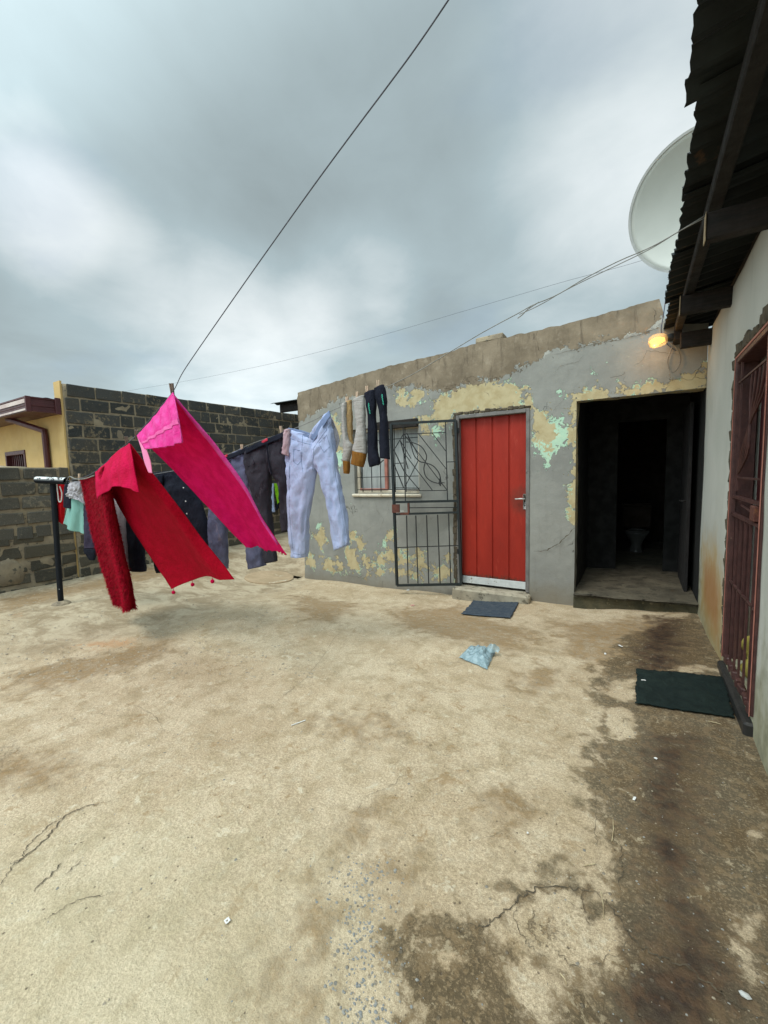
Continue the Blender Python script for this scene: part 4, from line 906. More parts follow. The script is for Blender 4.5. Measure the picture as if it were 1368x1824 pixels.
# low boundary wall
bw = thing('boundary_wall', 'low weathered block wall with crumbling mortar in front of the yellow house', 'wall', (LX, 0, 0))
tf2 = lambda y: 1.60
mb = MB(); blocks(mb, -3, HY-.03, tf2, .20, .42, .70, .008, .016, rag=.006, gap=.022); mb.build('blocks', MT['block2'], bw)
mb = MB(); blocks(mb, -3, HY-.03, lambda y: .70, .18, .38, -.25, .012, .008, rag=.012, gap=.024); mb.build('footing_blocks', MT['rubble'], bw)
mortar_sheet(-3, HY-.032, -.4, lambda y: 1.585, 'mortar', MT['mortar'], bw)
p = onX(15, 1020, LX); sbm = MB(); 
vs = []; 
mb = MB(); mb.lathe((LX-.02, p.y, p.z), (1, 0, 0), [(0, .20), (.03, .17), (.045, .10), (.05, .04), (.052, .001)], 16)
mb.v = [(x, y+noise.noise(Vector((y*9, z*9, 1)))*.05, z*1+noise.noise(Vector((y*9, z*9, 5)))*.05) for x, y, z in mb.v]; mb.build('plaster_lump', MT['mortar'], bw, True)
# little lean-to roof edge seen past the outbuilding corner
mb = MB(); rp0 = onY(505, 722, 7.0); corrug(mb, rp0.x, rp0.x+1.6, (6.6, 8.9), lambda x, y: rp0.z-.02+.0*(x), .03, 10); lr = mb.build('iron_roof_overhang', MT['roofiron'], ob); solid(lr, .004)
mb = MB(); mb.bbox((rp0.x+.12, 6.75, rp0.z-.20), (rp0.x+1.6, 6.83, rp0.z-.04), .01); mb.build('roof_batten', MT['timber'], ob)

# ------------------------------------------------------------------ SATELLITE DISH
dc = (onY(1121, 410, 5.9)+onY(1345, 330, 5.9))/2; dc = onY(1243, 358, 5.9)
ds = thing('satellite_dish', 'large pale grey-green satellite dish standing above the iron roof edge', 'satellite dish', (dc.x+.1, 6.0, 2.4))
ax = (Vector((0, 0, EYE+.2))-dc).normalized(); ax = (ax+Vector((-.22, .0, .10))).normalized()
R_ = .66; mb = MB(); prof = [((r_/R_)**2*.16-.16, max(r_, .001)) for r_ in np.linspace(0, R_, 16)]
mb.lathe(dc, ax, prof, 64); o = mb.build('reflector', MT['dish'], ds, True); solid(o, .006)
mb = MB(); mb.lathe(dc, ax, [(-.006, R_-.004), (.012, R_-.004), (.014, R_+.022), (-.012, R_+.022), (-.006, R_-.004)], 64); mb.build('rim', MT['dish_rim'], ds)
bk = dc-ax*.20; mb = MB(); mb.tube([dc-ax*.165, bk-ax*.05, (bk.x-ax.x*.08, bk.y-ax.y*.08, 2.4)], .03, 10); mb.build('mast', MT['dish_rim'], ds)
mb = MB(); tip = dc+ax*.55+Vector((.30, 0, -.06)); low_ = dc+Vector((.55, 0, -.18)); mb.tube([low_, tip], .012, 8); mb.tube([tip, tip-ax*.1], .035, 12); mb.build('feed_arm', MT['dish_rim'], ds)

# ------------------------------------------------------------------ WALL LAMP
lp = onY(1196, 605, D-.20)
la = thing('wall_lamp', 'lit orange glass bulb lamp hanging from the eave corner above the passage', 'lamp', tuple(lp))
A_ = onY(1200, 600, D-.16); B_ = onY(1154, 611, D-.20); dv = (B_-A_).normalized(); L_ = (B_-A_).length
m, T = newmat('bulb_glass'); p = T.n('ShaderNodeBsdfPrincipled', {'Base Color': (.95, .85, .62), 'Roughness': .08, 'Transmission Weight': .85, 'IOR': 1.1, 'Emission Color': (1.0, .50, .12, 1), 'Emission Strength': .14}); out(T, p)
mb = MB(); mb.lathe(A_, dv, [(.26*L_, .032), (.36*L_, .052), (.6*L_, .060), (.8*L_, .058), (.93*L_, .042), (1.0*L_, .001)], 24); mb.build('bulb', m, la, True)
m, T = newmat('glowing_filament'); out(T, T.n('ShaderNodeEmission', {'Color': (1.0, .40, .05), 'Strength': 5.0}))
mb = MB(); c_ = A_+dv*(.60*L_); s_ = dv.orthogonal().normalized()
mb.tube(curve([A_+dv*(.40*L_), c_-s_*.028, A_+dv*(.85*L_), c_+s_*.026, A_+dv*(.42*L_)+s_*.01], 6), .013, 8); mb.build('filament', m, la, True)
mb = MB(); mb.lathe(A_, dv, [(-.01, .001), (-.01, .034), (.10*L_, .036), (.30*L_, .028), (.31*L_, .001)], 20); mb.build('lamp_holder', MT['black_plastic'], la)
mb = MB(); mb.bbox((A_.x+.0, D-.20, A_.z-.04), (A_.x+.06, D-.01, A_.z+.05), .006); mb.build('bracket', MT['timber'], la)
lt = bpy.data.lights.new('bulb_light', 'POINT'); lt.energy = 1.3; lt.color = (1, .5, .12); lt.shadow_soft_size = .03; lo_ = bpy.data.objects.new('bulb_light', lt); COL.objects.link(lo_); lo_.parent = la; lo_.location = (c_+Vector((-.03, -.05, -.06)))-lp
cab = MB(); cab.tube(curve([onY(x, y, D-.03-.1*(k < 3)) for k, (x, y) in enumerate([(1186, 530), (1182, 560), (1178, 590), (1188, 612), (1204, 625)])], 8), .004, 6)
tag(cab.build('lamp_cable', MT['rope'], None, True), 'thin dark cable dropping in front of the orange lamp from the roof edge', 'cable')
cab = MB(); cab.tube(curve([onY(x, y, D-.04) for x, y in [(1206, 600), (1196, 622), (1189, 645), (1196, 662), (1206, 658), (1212, 640), (1206, 622), (1190, 606)]], 8), .005, 6)
tag(cab.build('loose_wire_loop', MT['rope_pale'], None, True), 'loop of loose grey wire dangling on the wall below the lamp', 'cable')

# ------------------------------------------------------------------ CLOTHES LINES
PB = onG(109, 1074); PT = Vector((PB.x-.005, PB.y, 1.40))
PT = onV(94, 858, (PB.x, PB.y), (PB.x+_r0.x, PB.y+_r0.y))
po = thing('washing_line_post', 'black paint-flecked steel T post holding the washing lines', 'post', tuple(PB))
mb = MB(); mb.tube([PB-Vector((0, 0, .2)), PB+Vector((0, 0, .10)), PB.lerp(PT, .98), PT], [.028]*4, 14); mb.build('upright', MT['post'], po, True)
T1 = onV(66, 855, (PB.x, PB.y), (PB.x+_r0.x, PB.y+_r0.y)); T2 = onV(118, 857, (PB.x, PB.y-.10), (PB.x+_r0.x, PB.y-.10+_r0.y))
dvv = (T2-T1).normalized(); q1 = dvv.cross(Vector((0, 0, 1))).normalized(); mb = MB()
mb.lathe(T1, dvv, [(.02, .018), (0, .030), (0, .038), ((T2-T1).length, .038), ((T2-T1).length, .030), ((T2-T1).length-.05, .030), ((T2-T1).length-.05, .001)], 16); mb.build('crossbar', MT['post_top'], po, False)
mb = MB(); mb.lathe((PB.x, PB.y, gzs(PB.x, PB.y)-.01), (0, 0, 1), [(0, .10), (.025, .085), (.045, .05), (.05, .03)], 14); mb.v = [(x+noise.noise(Vector((x*20, y*20, 0)))*.02, y, z) for x, y, z in mb.v]; mb.build('cement_collar', MT['mortar'], po)
A1 = (T2.x, T2.y); B1 = (.16, .88); A2 = (PB.x, PB.y+.05); B2 = (.26, 2.62)
L1 = lambda x, y: onV(x, y, A1, B1); L2 = lambda x, y: onV(x, y, A2, B2)
w1 = [(118, 857), (150, 850), (172, 838), (200, 813), (225, 791), (243, 775), (275, 738), (307, 699), (323, 668), (345, 634), (425, 519), (490, 427), (560, 329), (630, 234), (690, 154), (740, 86), (800, -2), (850, -80)]
e1 = L1(800, 0); endp = Vector((B1[0], B1[1], 2.74))
pts = curve([L1(*q) for q in w1]+[endp], 6)
mb = MB(); mb.tube(pts, [.0032 if k < 40 else .0026-.0006*(k/len(pts)) for k in range(len(pts))], 6); 
# twisted pair
tag(mb.build('washing_line', MT['rope'], None, True), 'dark steel washing line rising steeply from the pink towel into the top of the picture', 'washing line')
w2 = [(120, 862), (180, 858), (240, 850), (285, 843), (340, 832), (400, 812), (450, 790), (515, 767), (560, 748), (583, 735), (620, 719), (655, 704), (690, 689), (740, 664), (800, 628), (860, 592), (925, 557)]
w2b = [(925, 557), (950, 543), (975, 533), (1000, 521), (1040, 497), (1100, 466), (1160, 440), (1210, 412), (1256, 384)]
mb = MB(); mb.tube(curve([L2(*q) for q in w2], 6), .0026, 6); mb.tube(curve([L2(*q) for q in w2b], 6), .0026, 6); mb.tube(curve([L2(x, y+3+3*math.sin(k*1.6)) for k, (x, y) in enumerate(w2b)], 6), .0022, 6); mb.tube(curve([L2(960, 538), L2(940, 551), L2(931, 560), L2(922, 567)], 4), .003, 6)
tag(mb.build('washing_line', MT['rope_pale'], None, True), 'pale washing line from the post to the rafter end, carrying the jeans and socks', 'washing line')
mb = MB(); mb.tube(curve([onY(x, y, 10.5) for x, y in [(-200, 740), (100, 712), (265, 690), (450, 655), (640, 608), (830, 553), (1000, 503), (1140, 465), (1330, 400)]], 8), .0032, 6)
tag(mb.build('overhead_cable', MT['rope'], None, True), 'thin overhead cable crossing the sky behind the buildings to the dish', 'cable')
mb = MB(); mb.tube(curve([L1(118, 857), L1(124, 849), L1(134, 853), L1(150, 853), L1(168, 847)], 5), .005, 6)
tag(mb.build('rope_knot', MT['rope_pale'], None, True), 'white rope tied round the end of the T post', 'rope')

# pegs
def peg_mesh(m):
    mb = MB()
    for s_ in (-1, 1):
        mb.add([(s_*.001, -.006, -.035), (s_*.007, -.006, -.035), (s_*.007, .006, -.035), (s_*.001, .006, -.035), (s_*.004, -.006, .04), (s_*.011, -.006, .04), (s_*.011, .006, .04), (s_*.004, .006, .04)],
               [(0, 3, 2, 1), (4, 5, 6, 7), (0, 1, 5, 4), (1, 2, 6, 5), (2, 3, 7, 6), (3, 0, 4, 7)])
    mb.tube([(-.009, 0, 0), (.009, 0, 0)], .0035, 6); mb.v = [(x*.8, y, z*.85) for x, y, z in mb.v]; return mb
pm = peg_mesh(0); first = {}
def peg(loc, label, m, rz=0.0, tilt=0.0, sc_=1.0):
    if m not in first:
        me = bpy.data.meshes.new('clothes_peg'); me.from_pydata(pm.v, [], pm.f); me.materials.append(MT[m]); o = bpy.data.objects.new('clothes_peg', me); COL.objects.link(o); first[m] = o
    else:
        o = first[m].copy(); COL.objects.link(o)
    o.location = loc; o.rotation_euler = (tilt, 0, rz); o.scale = (sc_,)*3
    return tag(o, label, 'clothes peg', 'pegs on the washing lines')
up = Vector((0, 0, .012))
peg(L1(307, 700)+up, 'dark wooden peg at the very peak of the bright pink towel', 'peg_dark', .4, .1, 1.15)
peg(L1(243, 777)+up*.5, 'wooden peg on the left shoulder of the bright pink towel', 'peg_dark', 1.2, .5, 1.1)
peg(L1(226, 790)+up, 'wooden peg at the peak of the dark red towel', 'peg_dark', .8, .2, 1.1)
for (x, y, l) in ((142, 850, 'wooden peg beside the white rope near the T post'), (432, 800, 'wooden peg between the grey-blue jeans and the charcoal trousers'), (502, 768, 'wooden peg at the right end of the charcoal trousers waistband'),
                  (619, 717, 'pale wooden peg on the toe of the grey and ochre sock'), (637, 708, 'pale wooden peg on the wide grey sock'), (655, 698, 'pale wooden peg on the left black sock'), (674, 688, 'pale wooden peg on the right black sock')):
    peg(L2(x, y)+Vector((0, -.005, .0)), l, 'wood_peg', random.uniform(-.3, .5), random.uniform(-.15, .15), 1.15)

# ------------------------------------------------------------------ CLOTH
def cr1(P_, t):
    n = len(P_)-1; s_ = min(max(t*n, 0), n-1e-9); i = int(s_); f = s_-i
    p0, p1, p2, p3 = P_[max(i-1, 0)], P_[i], P_[i+1], P_[min(i+2, n)]
    return .5*((2*p1)+(p2-p0)*f+(2*p0-5*p1+4*p2-p3)*f*f+(3*p1-p0-3*p2+p3)*f**3)
def sheet(name, rows, m, nu=40, nv=60, amp=.008, freq=(9, 2), parent=None, thick=.004, seed=0, fold=None, smooth=True, edge=0.0):
    """rows of control points (world Vectors) -> cloth grid"""
    R2 = [[cr1(r_, i/nu) for i in range(nu+1)] for r_ in rows]; vs = []
    for j in range(nv+1):
        for i in range(nu+1):
            vs.append(cr1([R2[k][i] for k in range(len(R2))], j/nv))
    G = np.array([[tuple(vs[j*(nu+1)+i]) for i in range(nu+1)] for j in range(nv+1)])
    du = np.gradient(G, axis=1); dv_ = np.gradient(G, axis=0); nr = np.cross(du, dv_); nr /= (np.linalg.norm(nr, axis=2, keepdims=True)+1e-9)
    for j in range(nv+1):
        for i in range(nu+1):
            u, v_ = i/nu, j/nv; h = noise.fractal(Vector((u*freq[0]+seed, v_*freq[1], seed*1.7)), 1, 2, 4)*amp
            if fold: h += fold(u, v_)
            G[j, i] += nr[j, i]*h
            if edge and j == nv: G[j, i, 2] += noise.noise(Vector((u*40, seed, 0)))*edge
    fs = [(j*(nu+1)+i, j*(nu+1)+i+1, (j+1)*(nu+1)+i+1, (j+1)*(nu+1)+i) for j in range(nv) for i in range(nu)]
    o = mesh(name, G.reshape(-1, 3), fs, m, parent, smooth); solid(o, thick, 0); o['_'] = 0; del o['_']
    return o, G
def tubeg(name, st, m, parent=None, n=28, nv=44, amp=.010, seed=0, fr=7.0, caps=False, smooth=True, fy=2.5):
    """garment tube: stations (L, R, thickness) world points"""
    Ls = [Vector(s_[0]) for s_ in st]; Rs = [Vector(s_[1]) for s_ in st]; Ts = [Vector((s_[2], 0, 0)) for s_ in st]; vs = []
    for j in range(nv+1):
        t = j/nv; a, b, th = cr1(Ls, t), cr1(Rs, t), cr1(Ts, t).x; mid = (a+b)/2; hx_ = (b-a)/2; nn = Vector((hx_.y, -hx_.x, 0))
        nn = nn.normalized() if nn.length > 1e-6 else Vector((0, -1, 0))
        for k in range(n):
            an = 2*math.pi*k/n; c, s_ = math.cos(an), math.sin(an); c2 = math.copysign(abs(c)**.8, c); s2 = math.copysign(abs(s_)**.8, s_)
            p = mid+hx_*c2+nn*(s2*th)
            h = noise.fractal(Vector((c*1.2*fr/4+seed*3.1, s_*1.2*fr/4, t*fr*fy/2.5+seed)), 1, 2.1, 5)*amp
            wq = math.sin(t*37+3*noise.noise(Vector((c*1.5, s_*1.5+seed, t*6)))*3)*amp*.18
            p += (nn*s_+hx_.normalized()*c*.6)*(h+wq); vs.append(p)
    fs = [(j*n+k, j*n+(k+1) % n, (j+1)*n+(k+1) % n, (j+1)*n+k) for j in range(nv) for k in range(n)]
    o = mesh(name, vs, fs, m, parent, smooth); solid(o, .003, 0); return o
def tubes(name, sts, m, parent=None, **kw):
    """several tubes joined in one mesh (two trouser legs)"""
    objs = [tubeg('tmp', st, m, None, seed=kw.get('seed', 0)+i*2.3, amp=kw.get('amp', .01), fr=kw.get('fr', 7), n=kw.get('n', 28), nv=kw.get('nv', 44)) for i, st in enumerate(sts)]
    vs, fs = [], []
    for o in objs:
        b = len(vs); l = WLOC[o.name]; vs += [(v_.co.x+l[0], v_.co.y+l[1], v_.co.z+l[2]) for v_ in o.data.vertices]; fs += [tuple(b+i for i in p_.vertices) for p_ in o.data.polygons]
        me = o.data; bpy.data.objects.remove(o); bpy.data.meshes.remove(me)
    o = mesh(name, vs, fs, m, parent, True); solid(o, .003, 0); return o

F_pink_backlit = fabric('pink_towelling', (.94, .014, .22), (.82, .008, .16), .45, 14, 700, None, (.88, .05, .22), .70, 40, .5, 30)  # towel body: light from behind put into a deeper red than the flap
F_pinkf = fabric('pink_towel_flap', (.88, .10, .42), (.84, .045, .32), .15, 16, 700, (1, 1, 1), None, .6, 20, .5, 30)
F_pinkl = fabric('pale_pink_band', (.90, .19, .48), (.86, .13, .42), .1, 20, 500)
F_red = fabric('red_towelling', (.50, .001, .022), (.42, .001, .016), .22, 10, 700, None, None, .6, 20, .5, 26)
F_redf = fabric('ribbed_red_towelling', (.66, .003, .075), (.56, .002, .05), .1, 10, 600, None, None, .6, 20, .5, 40)
F_shag = fabric('shaggy_red', (.26, .002, .010), (.18, .001, .008), 0, 18, 600)
F_lj = fabric('light_denim', (.46, .53, .76), (.40, .48, .72), 0, 6, 500, (1, 1, .5), None, .60, 9, .8, 12)
F_gj = fabric('grey_blue_denim', (.14, .15, .24), (.10, .11, .18), 0, 8, 500, (1, 1, .5), (.19, .18, .25), .56, 11, .8, 16)
F_ck = fabric('charcoal_twill', (.045, .043, .055), (.030, .028, .038), 0, 8, 500, (1, 1, .5), (.075, .068, .085), .58, 10, .8, 16)
F_bk = fabric('black_knit', (.009, .011, .020), (.016, .018, .030), 0, 8, 500, (1, 1, .5), None, .6, 20, .9, 18)
F_gs = fabric('grey_knit', (.42, .40, .38), (.35, .33, .31), 0, 10, 300, (1, 1, 6))
F_oc = fabric('ochre_knit', (.26, .12, .025), (.20, .085, .018), 0, 10, 300, (6, 6, 1))
F_tan = fabric('tan_knit', (.40, .27, .13), (.30, .20, .10), 0, 20, 300)
F_mint = fabric('mint_cotton', (.34, .62, .56), (.27, .54, .49), .25, 5, 500, (1, 1, .4), None)
F_white = fabric('white_frilly_cotton', (.60, .58, .62), (.46, .44, .48), .15, 14, 400, None, (.34, .30, .36), .60, 22, .9, 30)
F_redc = fabric('bright_red_cotton', (.70, .004, .012), (.54, .008, .014), .15, 5, 500)
F_flor = fabric('floral_cotton', (.50, .44, .46), (.42, .37, .39), .15, 6, 500, None, (.16, .10, .13), .60, 16)
F_dflor = fabric('dark_floral_cotton', (.030, .024, .045), (.05, .04, .07), 0, 8, 500, None, (.42, .30, .36), .66, 34)
F_yel = fabric('cream_cotton', (.52, .46, .30), (.46, .40, .26), .1, 6)
F_pk = fabric('blush_cotton', (.58, .42, .45), (.50, .36, .40), .1, 6)
F_green = fabric('neon_green_cotton', (.30, .66, .02), (.24, .56, .02), .2, 6)

def Q(x, y, Y): return onY(x, y, Y)
# --- bright pink towel: pegs at (307,700) and (243,775); blown away from the camera
pk = thing('pink_towel', 'bright pink towel pegged to a peak on the near line, blowing sideways in the wind', 'towel', tuple(L1(285, 780)))
yA, yB = L1(243, 776).y, L1(307, 700).y
rows = [[Q(244, 777, yA), Q(262, 762, yA-.02), Q(284, 732, yB+.06), Q(308, 701, yB)],
        [Q(271, 802, yA+.10), Q(292, 790, yA+.08), Q(318, 765, yB+.10), Q(339, 743, yB+.08)],
        [Q(316, 846, yA+.20), Q(336, 836, yA+.18), Q(368, 812, yB+.22), Q(388, 803, yB+.20)],
        [Q(369, 903, yA+.31), Q(391, 893, yA+.29), Q(419, 873, yB+.35), Q(440, 872, yB+.32)],
        [Q(412, 951, yA+.38), Q(432, 943, yA+.38), Q(456, 933, yB+.46), Q(477, 936, yB+.42)],
        [Q(438, 975, yA+.42), Q(458, 974, yA+.45), Q(482, 980, yB+.52), Q(512, 988, yB+.48)]]
o, G = sheet('towel_body', rows, F_pink_backlit, 44, 80, .008, (5, 3), pk, .005, 1, lambda u, v_: (.012*math.sin(u*15+2.5*v_)*(.25+v_)+.006*math.sin(u*31-3*v_)*(1-v_))*(1-.5*u), edge=.03)
# rolled light edge on the upper right side
mb = MB(); ed_ = [Vector(G[j, -1]) for j in range(4, 76, 3)]
vs = []; fs = []
for i, p in enumerate(ed_):
    t = i/(len(ed_)-1); wdt = .008+.030*math.sin(min(1, t*1.1)*math.pi)**1.2
    for q in range(6):
        a = q/5*1.2; vs.append(p+Vector((.35*wdt*math.sin(a*1.6), -.012*math.sin(a*2.4)-.010, wdt*(.75*math.sin(a*1.5)-.0))))
for i in range(len(ed_)-1):
    for q in range(5): fs.append((i*6+q, i*6+q+1, (i+1)*6+q+1, (i+1)*6+q))
solid(mesh('curled_edge', vs, fs, F_pinkf, pk, True), .004)
P1 = lambda x, y, d=-.03: onV(x, y, (A1[0], A1[1]+d), (B1[0], B1[1]+d))
rows = [[P1(244, 776, -.01), P1(262, 757, -.012), P1(284, 731, -.012), P1(308, 699, -.01)],
        [P1(248, 786), P1(269, 768, -.035), P1(293, 748, -.035), P1(314, 727)],
        [P1(253, 794), P1(272, 783, -.04), P1(299, 769, -.04), P1(320, 757)],
        [P1(258, 800), P1(279, 798, -.045), P1(302, 795, -.045), P1(326, 787)]]
fo, G = sheet('towel_flap', rows, F_pinkf, 60, 40, .004, (10, 1), pk, .005, 3, lambda u, v_: .007*math.sin(u*34+v_*2)*(.2+v_), edge=.004)
mb = MB(); vs = []; fs = []
for i in range(61):
    for q in (21, 22, 24, 25): vs.append(Vector(G[q, i])+Vector((.001, -.0055, 0)))
for i in range(60):
    for q in range(3): fs.append((i*4+q, i*4+q+1, i*4+q+5, i*4+q+4))
mesh('woven_band', vs, fs, F_pinkl, fo, True)
rows = [[P1(245, 779, .0), P1(251, 786, .0)], [P1(252, 800, .0), P1(261, 802, .0)], [P1(257, 822, .01), P1(268, 822, .01)], [P1(265, 842, .02), P1(271, 843, .02)]]
F_zig, T = newmat('zigzag_trim'); co = T.n('ShaderNodeTexCoord').outputs['Object']; sp_ = T.n('ShaderNodeSeparateXYZ', {0: co})
zg = T.math('PINGPONG', T.math('MULTIPLY', sp_.outputs[2], 26.0), .5); zc = T.mix(T.math('GREATER_THAN', T.math('ADD', zg, T.math('MULTIPLY', sp_.outputs[0], 10.0)), .3), (.85, .25, .48), (.60, .01, .10)); out(T, finish(T, zc, .9))
sheet('zigzag_trim', rows, F_zig, 6, 20, .002, (2, 2), pk, .003, 4)
# --- dark red towel
rd = thing('red_towel', 'deep red towel with ribbed flap and pompom hem, right of the shaggy rug', 'towel', tuple(L1(215, 860)))
yC, yD_ = L1(172, 838).y, L1(229, 788).y
rows = [[Q(172, 842, yC), Q(190, 825, yC-.03), Q(212, 804, yD_+.05), Q(231, 792, yD_)],
        [Q(200, 885, yC+.02), Q(214, 862, yC), Q(238, 850, yD_+.05), Q(263, 836, yD_+.06)],
        [Q(226, 930, yC+.06), Q(250, 910, yC+.05), Q(280, 895, yD_+.12), Q(308, 896, yD_+.14)],
        [Q(258, 980, yC+.12), Q(285, 965, yC+.12), Q(320, 950, yD_+.22), Q(345, 953, yD_+.22)],
        [Q(283, 1020, yC+.17), Q(310, 1005, yC+.18), Q(350, 990, yD_+.30), Q(378, 1000, yD_+.27)],
        [Q(304, 1050, yC+.20), Q(336, 1036, yC+.22), Q(378, 1026, yD_+.36), Q(403, 1040, yD_+.29)]]
o, G = sheet('towel_body', rows, F_red, 44, 80, .006, (5, 3), rd, .006, 6, lambda u, v_: .011*math.sin(u*12+2*v_)*(.3+v_)+.006*math.sin(u*27+v_*2)*(1-v_)+(.05*max(0, u-.84)/.16*v_))
pomp = G[-1]
rows = [[P1(170, 841, -.01), P1(190, 824, -.012), P1(210, 804, -.012), P1(232, 790, -.01)],
        [P1(170, 860), P1(193, 845, -.045), P1(214, 830, -.045), P1(237, 818)],
        [P1(171, 876), P1(196, 858, -.05), P1(217, 852, -.05), P1(241, 847)],
        [P1(172, 889), P1(200, 868, -.055), P1(222, 868, -.055), P1(246, 877)]]
fo2, _ = sheet('towel_flap', rows, F_redf, 60, 40, .004, (8, 1), rd, .006, 8, lambda u, v_: .007*math.sin(u*24+v_*2)*(.15+v_)+.0012*math.sin(v_*150))
for i in (3, 17, 30):
    p = Vector(pomp[i]); mb = MB(); mb.lathe(p+Vector((0, 0, -.035)), (0, 0, 1), [(-.016, .001), (-.012, .011), (0, .016), (.012, .011), (.016, .001)], 10); mb.tube([p, p+Vector((0, 0, -.02))], .002, 5); mb.build('pompom', F_redf, rd, True)
# --- shaggy red rug
sg = thing('shaggy_red_rug', 'shaggy dark red rug with long pile hanging next to the T post', 'rug', tuple(L1(190, 950)))
yS, yT = L1(143, 853).y, L1(190, 826).y
rows = [[Q(143, 853, yS), Q(160, 850, yS-.02), Q(176, 840, yT), Q(193, 826, yT)],
        [Q(152, 905, yS+.02), Q(170, 900, yS-.02), Q(188, 895, yT), Q(202, 890, yT+.03)],
        [Q(163, 950, yS+.04), Q(180, 948, yS), Q(198, 945, yT+.03), Q(212, 940, yT+.06)],
        [Q(177, 1000, yS+.06), Q(194, 998, yS+.02), Q(211, 995, yT+.05), Q(225, 990, yT+.10)],
        [Q(192, 1040, yS+.08), Q(207, 1042, yS+.04), Q(222, 1038, yT+.07), Q(236, 1035, yT+.12)],
        [Q(206, 1072, yS+.10), Q(217, 1082, yS+.06), Q(229, 1086, yT+.09), Q(242, 1082, yT+.14)]]
o, G = sheet('rug_backing', rows, F_shag, 36, 70, .012, (6, 3), sg, .010, 11, lambda u, v_: .014*math.sin(u*13+v_*3))
mb = MB(); rr = random.Random(3)
for k in range(17000):
    j = rr.randrange(0, 70); i = rr.randrange(0, 36); a = Vector(G[j, i]); b = Vector(G[j+1, i+1]); p = a.lerp(b, rr.random())+(Vector(G[j, i+1])-a)*rr.uniform(-.5, .5)
    s_ = rr.choice((-1, -1, -1, 1)); ed2 = -1 if i < 2 else (1 if i > 33 else 0)
    d_ = Vector((rr.gauss(0, .35)+ed2*.9, s_*rr.uniform(.5, 1.0)*(.4 if ed2 else 1), rr.gauss(-.9, .35))).normalized()*rr.uniform(.020, .042)
    sd_ = Vector((rr.gauss(0, 1), rr.gauss(0, .3), rr.gauss(0, .3))).normalized()*.0022
    m1 = p+d_*.55; b2 = p+d_+Vector((0, 0, -.005)); mb.add([p-sd_, p+sd_, m1+sd_*.8, m1-sd_*.8, b2], [(0, 1, 2, 3), (3, 2, 4)])
F_pile = fabric('red_pile', (.42, .002, .022), (.26, .001, .012), .25, 30, 900)
mb.build('pile', F_pile, sg)

# --- garments on the far line (plane L2)
def LQ(x, y, dy=0.0): p = L2(x, y); return onV(x, y, (A2[0], A2[1]+dy), (B2[0], B2[1]+dy)) if dy else p
def ST(L, dy=0.0): return [(LQ(a[0], a[1], dy), LQ(b[0], b[1], dy), t) for a, b, t in L]
# light jeans
tj = thing('light_blue_jeans', 'faded light blue jeans hanging wide open by the waistband beside the socks', 'jeans', tuple(L2(570, 900)))
legL = ST([((514, 764), (560, 776), .03), ((513, 785), (563, 790), .05), ((513, 830), (564, 822), .06), ((514, 880), (561, 845), .055), ((515, 930), (550, 920), .05), ((519, 970), (547, 960), .045), ((522, 992), (546, 992), .04)], -.01)
legR = ST([((552, 778), (586, 733), .03), ((552, 800), (590, 760), .05), ((556, 822), (594, 790), .055), ((570, 845), (600, 830), .05), ((580, 885), (607, 870), .048), ((590, 930), (615, 915), .045), ((597, 980), (622, 970), .045)], 0)
LJ = tubes('trouser_legs', [legL, legR], F_lj, tj, amp=.021, fr=8, seed=2, nv=60, n=36)
sheet('waistband', [[LQ(514, 762, -.035), LQ(535, 766, -.04), LQ(560, 774, -.035)], [LQ(514, 772, -.035), LQ(535, 777, -.04), LQ(557, 783, -.035)]], fabric('denim_band', (.20, .27, .44), (.17, .23, .38), 0, 10), 20, 6, .003, (4, 1), tj, .005, 2)
sheet('waistband', [[LQ(557, 778, -.045), LQ(570, 752, -.045), LQ(586, 731, -.04)], [LQ(557, 790, -.045), LQ(574, 763, -.05), LQ(589, 741, -.045)]], bpy.data.materials['denim_band'], 20, 6, .003, (4, 1), tj, .005, 3)
# charcoal trousers
tc = thing('charcoal_trousers', 'charcoal trousers with red brand tab left of the light blue jeans', 'trousers', tuple(L2(470, 880)))
a_ = ST([((436, 803), (478, 783), .03), ((438, 830), (480, 805), .05), ((446, 860), (482, 840), .05), ((456, 900), (480, 875), .045), ((466, 950), (483, 930), .042), ((474, 1002), (492, 1000), .04)], .0)
b_ = ST([((472, 786), (513, 767), .03), ((474, 815), (514, 790), .05), ((484, 842), (515, 830), .05), ((499, 868), (517, 870), .04), ((501, 910), (518, 905), .035), ((504, 948), (518, 944), .032)], .01)
CT = tubes('trouser_legs', [a_, b_], F_ck, tc, amp=.018, fr=8, seed=5, nv=56)
sheet('waistband', [[LQ(437, 799, -.045), LQ(455, 790, -.05), LQ(475, 781, -.045), LQ(496, 773, -.05), LQ(514, 765, -.045)], [LQ(438, 808, -.047), LQ(456, 800, -.055), LQ(476, 791, -.05), LQ(496, 783, -.055), LQ(514, 775, -.047)]], F_bk, 24, 4, .004, (5, 1), tc, .005, 12)
mb = MB(); mb.tube(curve([LQ(476, 790, -.055), LQ(477, 810, -.062), LQ(480, 828, -.06), LQ(484, 846, -.05)], 5), .005, 6); mb.build('fly_seam', F_bk, tc)
F_lab = simple('red_label', (.50, .02, .05), (.42, .015, .04), 30, .8, c3=(.60, .30, .34), t3=.6, s3=200)
sheet('brand_label', [[LQ(466, 786, -.05), LQ(476, 780, -.05)], [LQ(467, 790, -.05), LQ(477, 785, -.05)]], F_lab, 4, 3, 0, (1, 1), tc, .003)
from mathutils.bvhtree import BVHTree
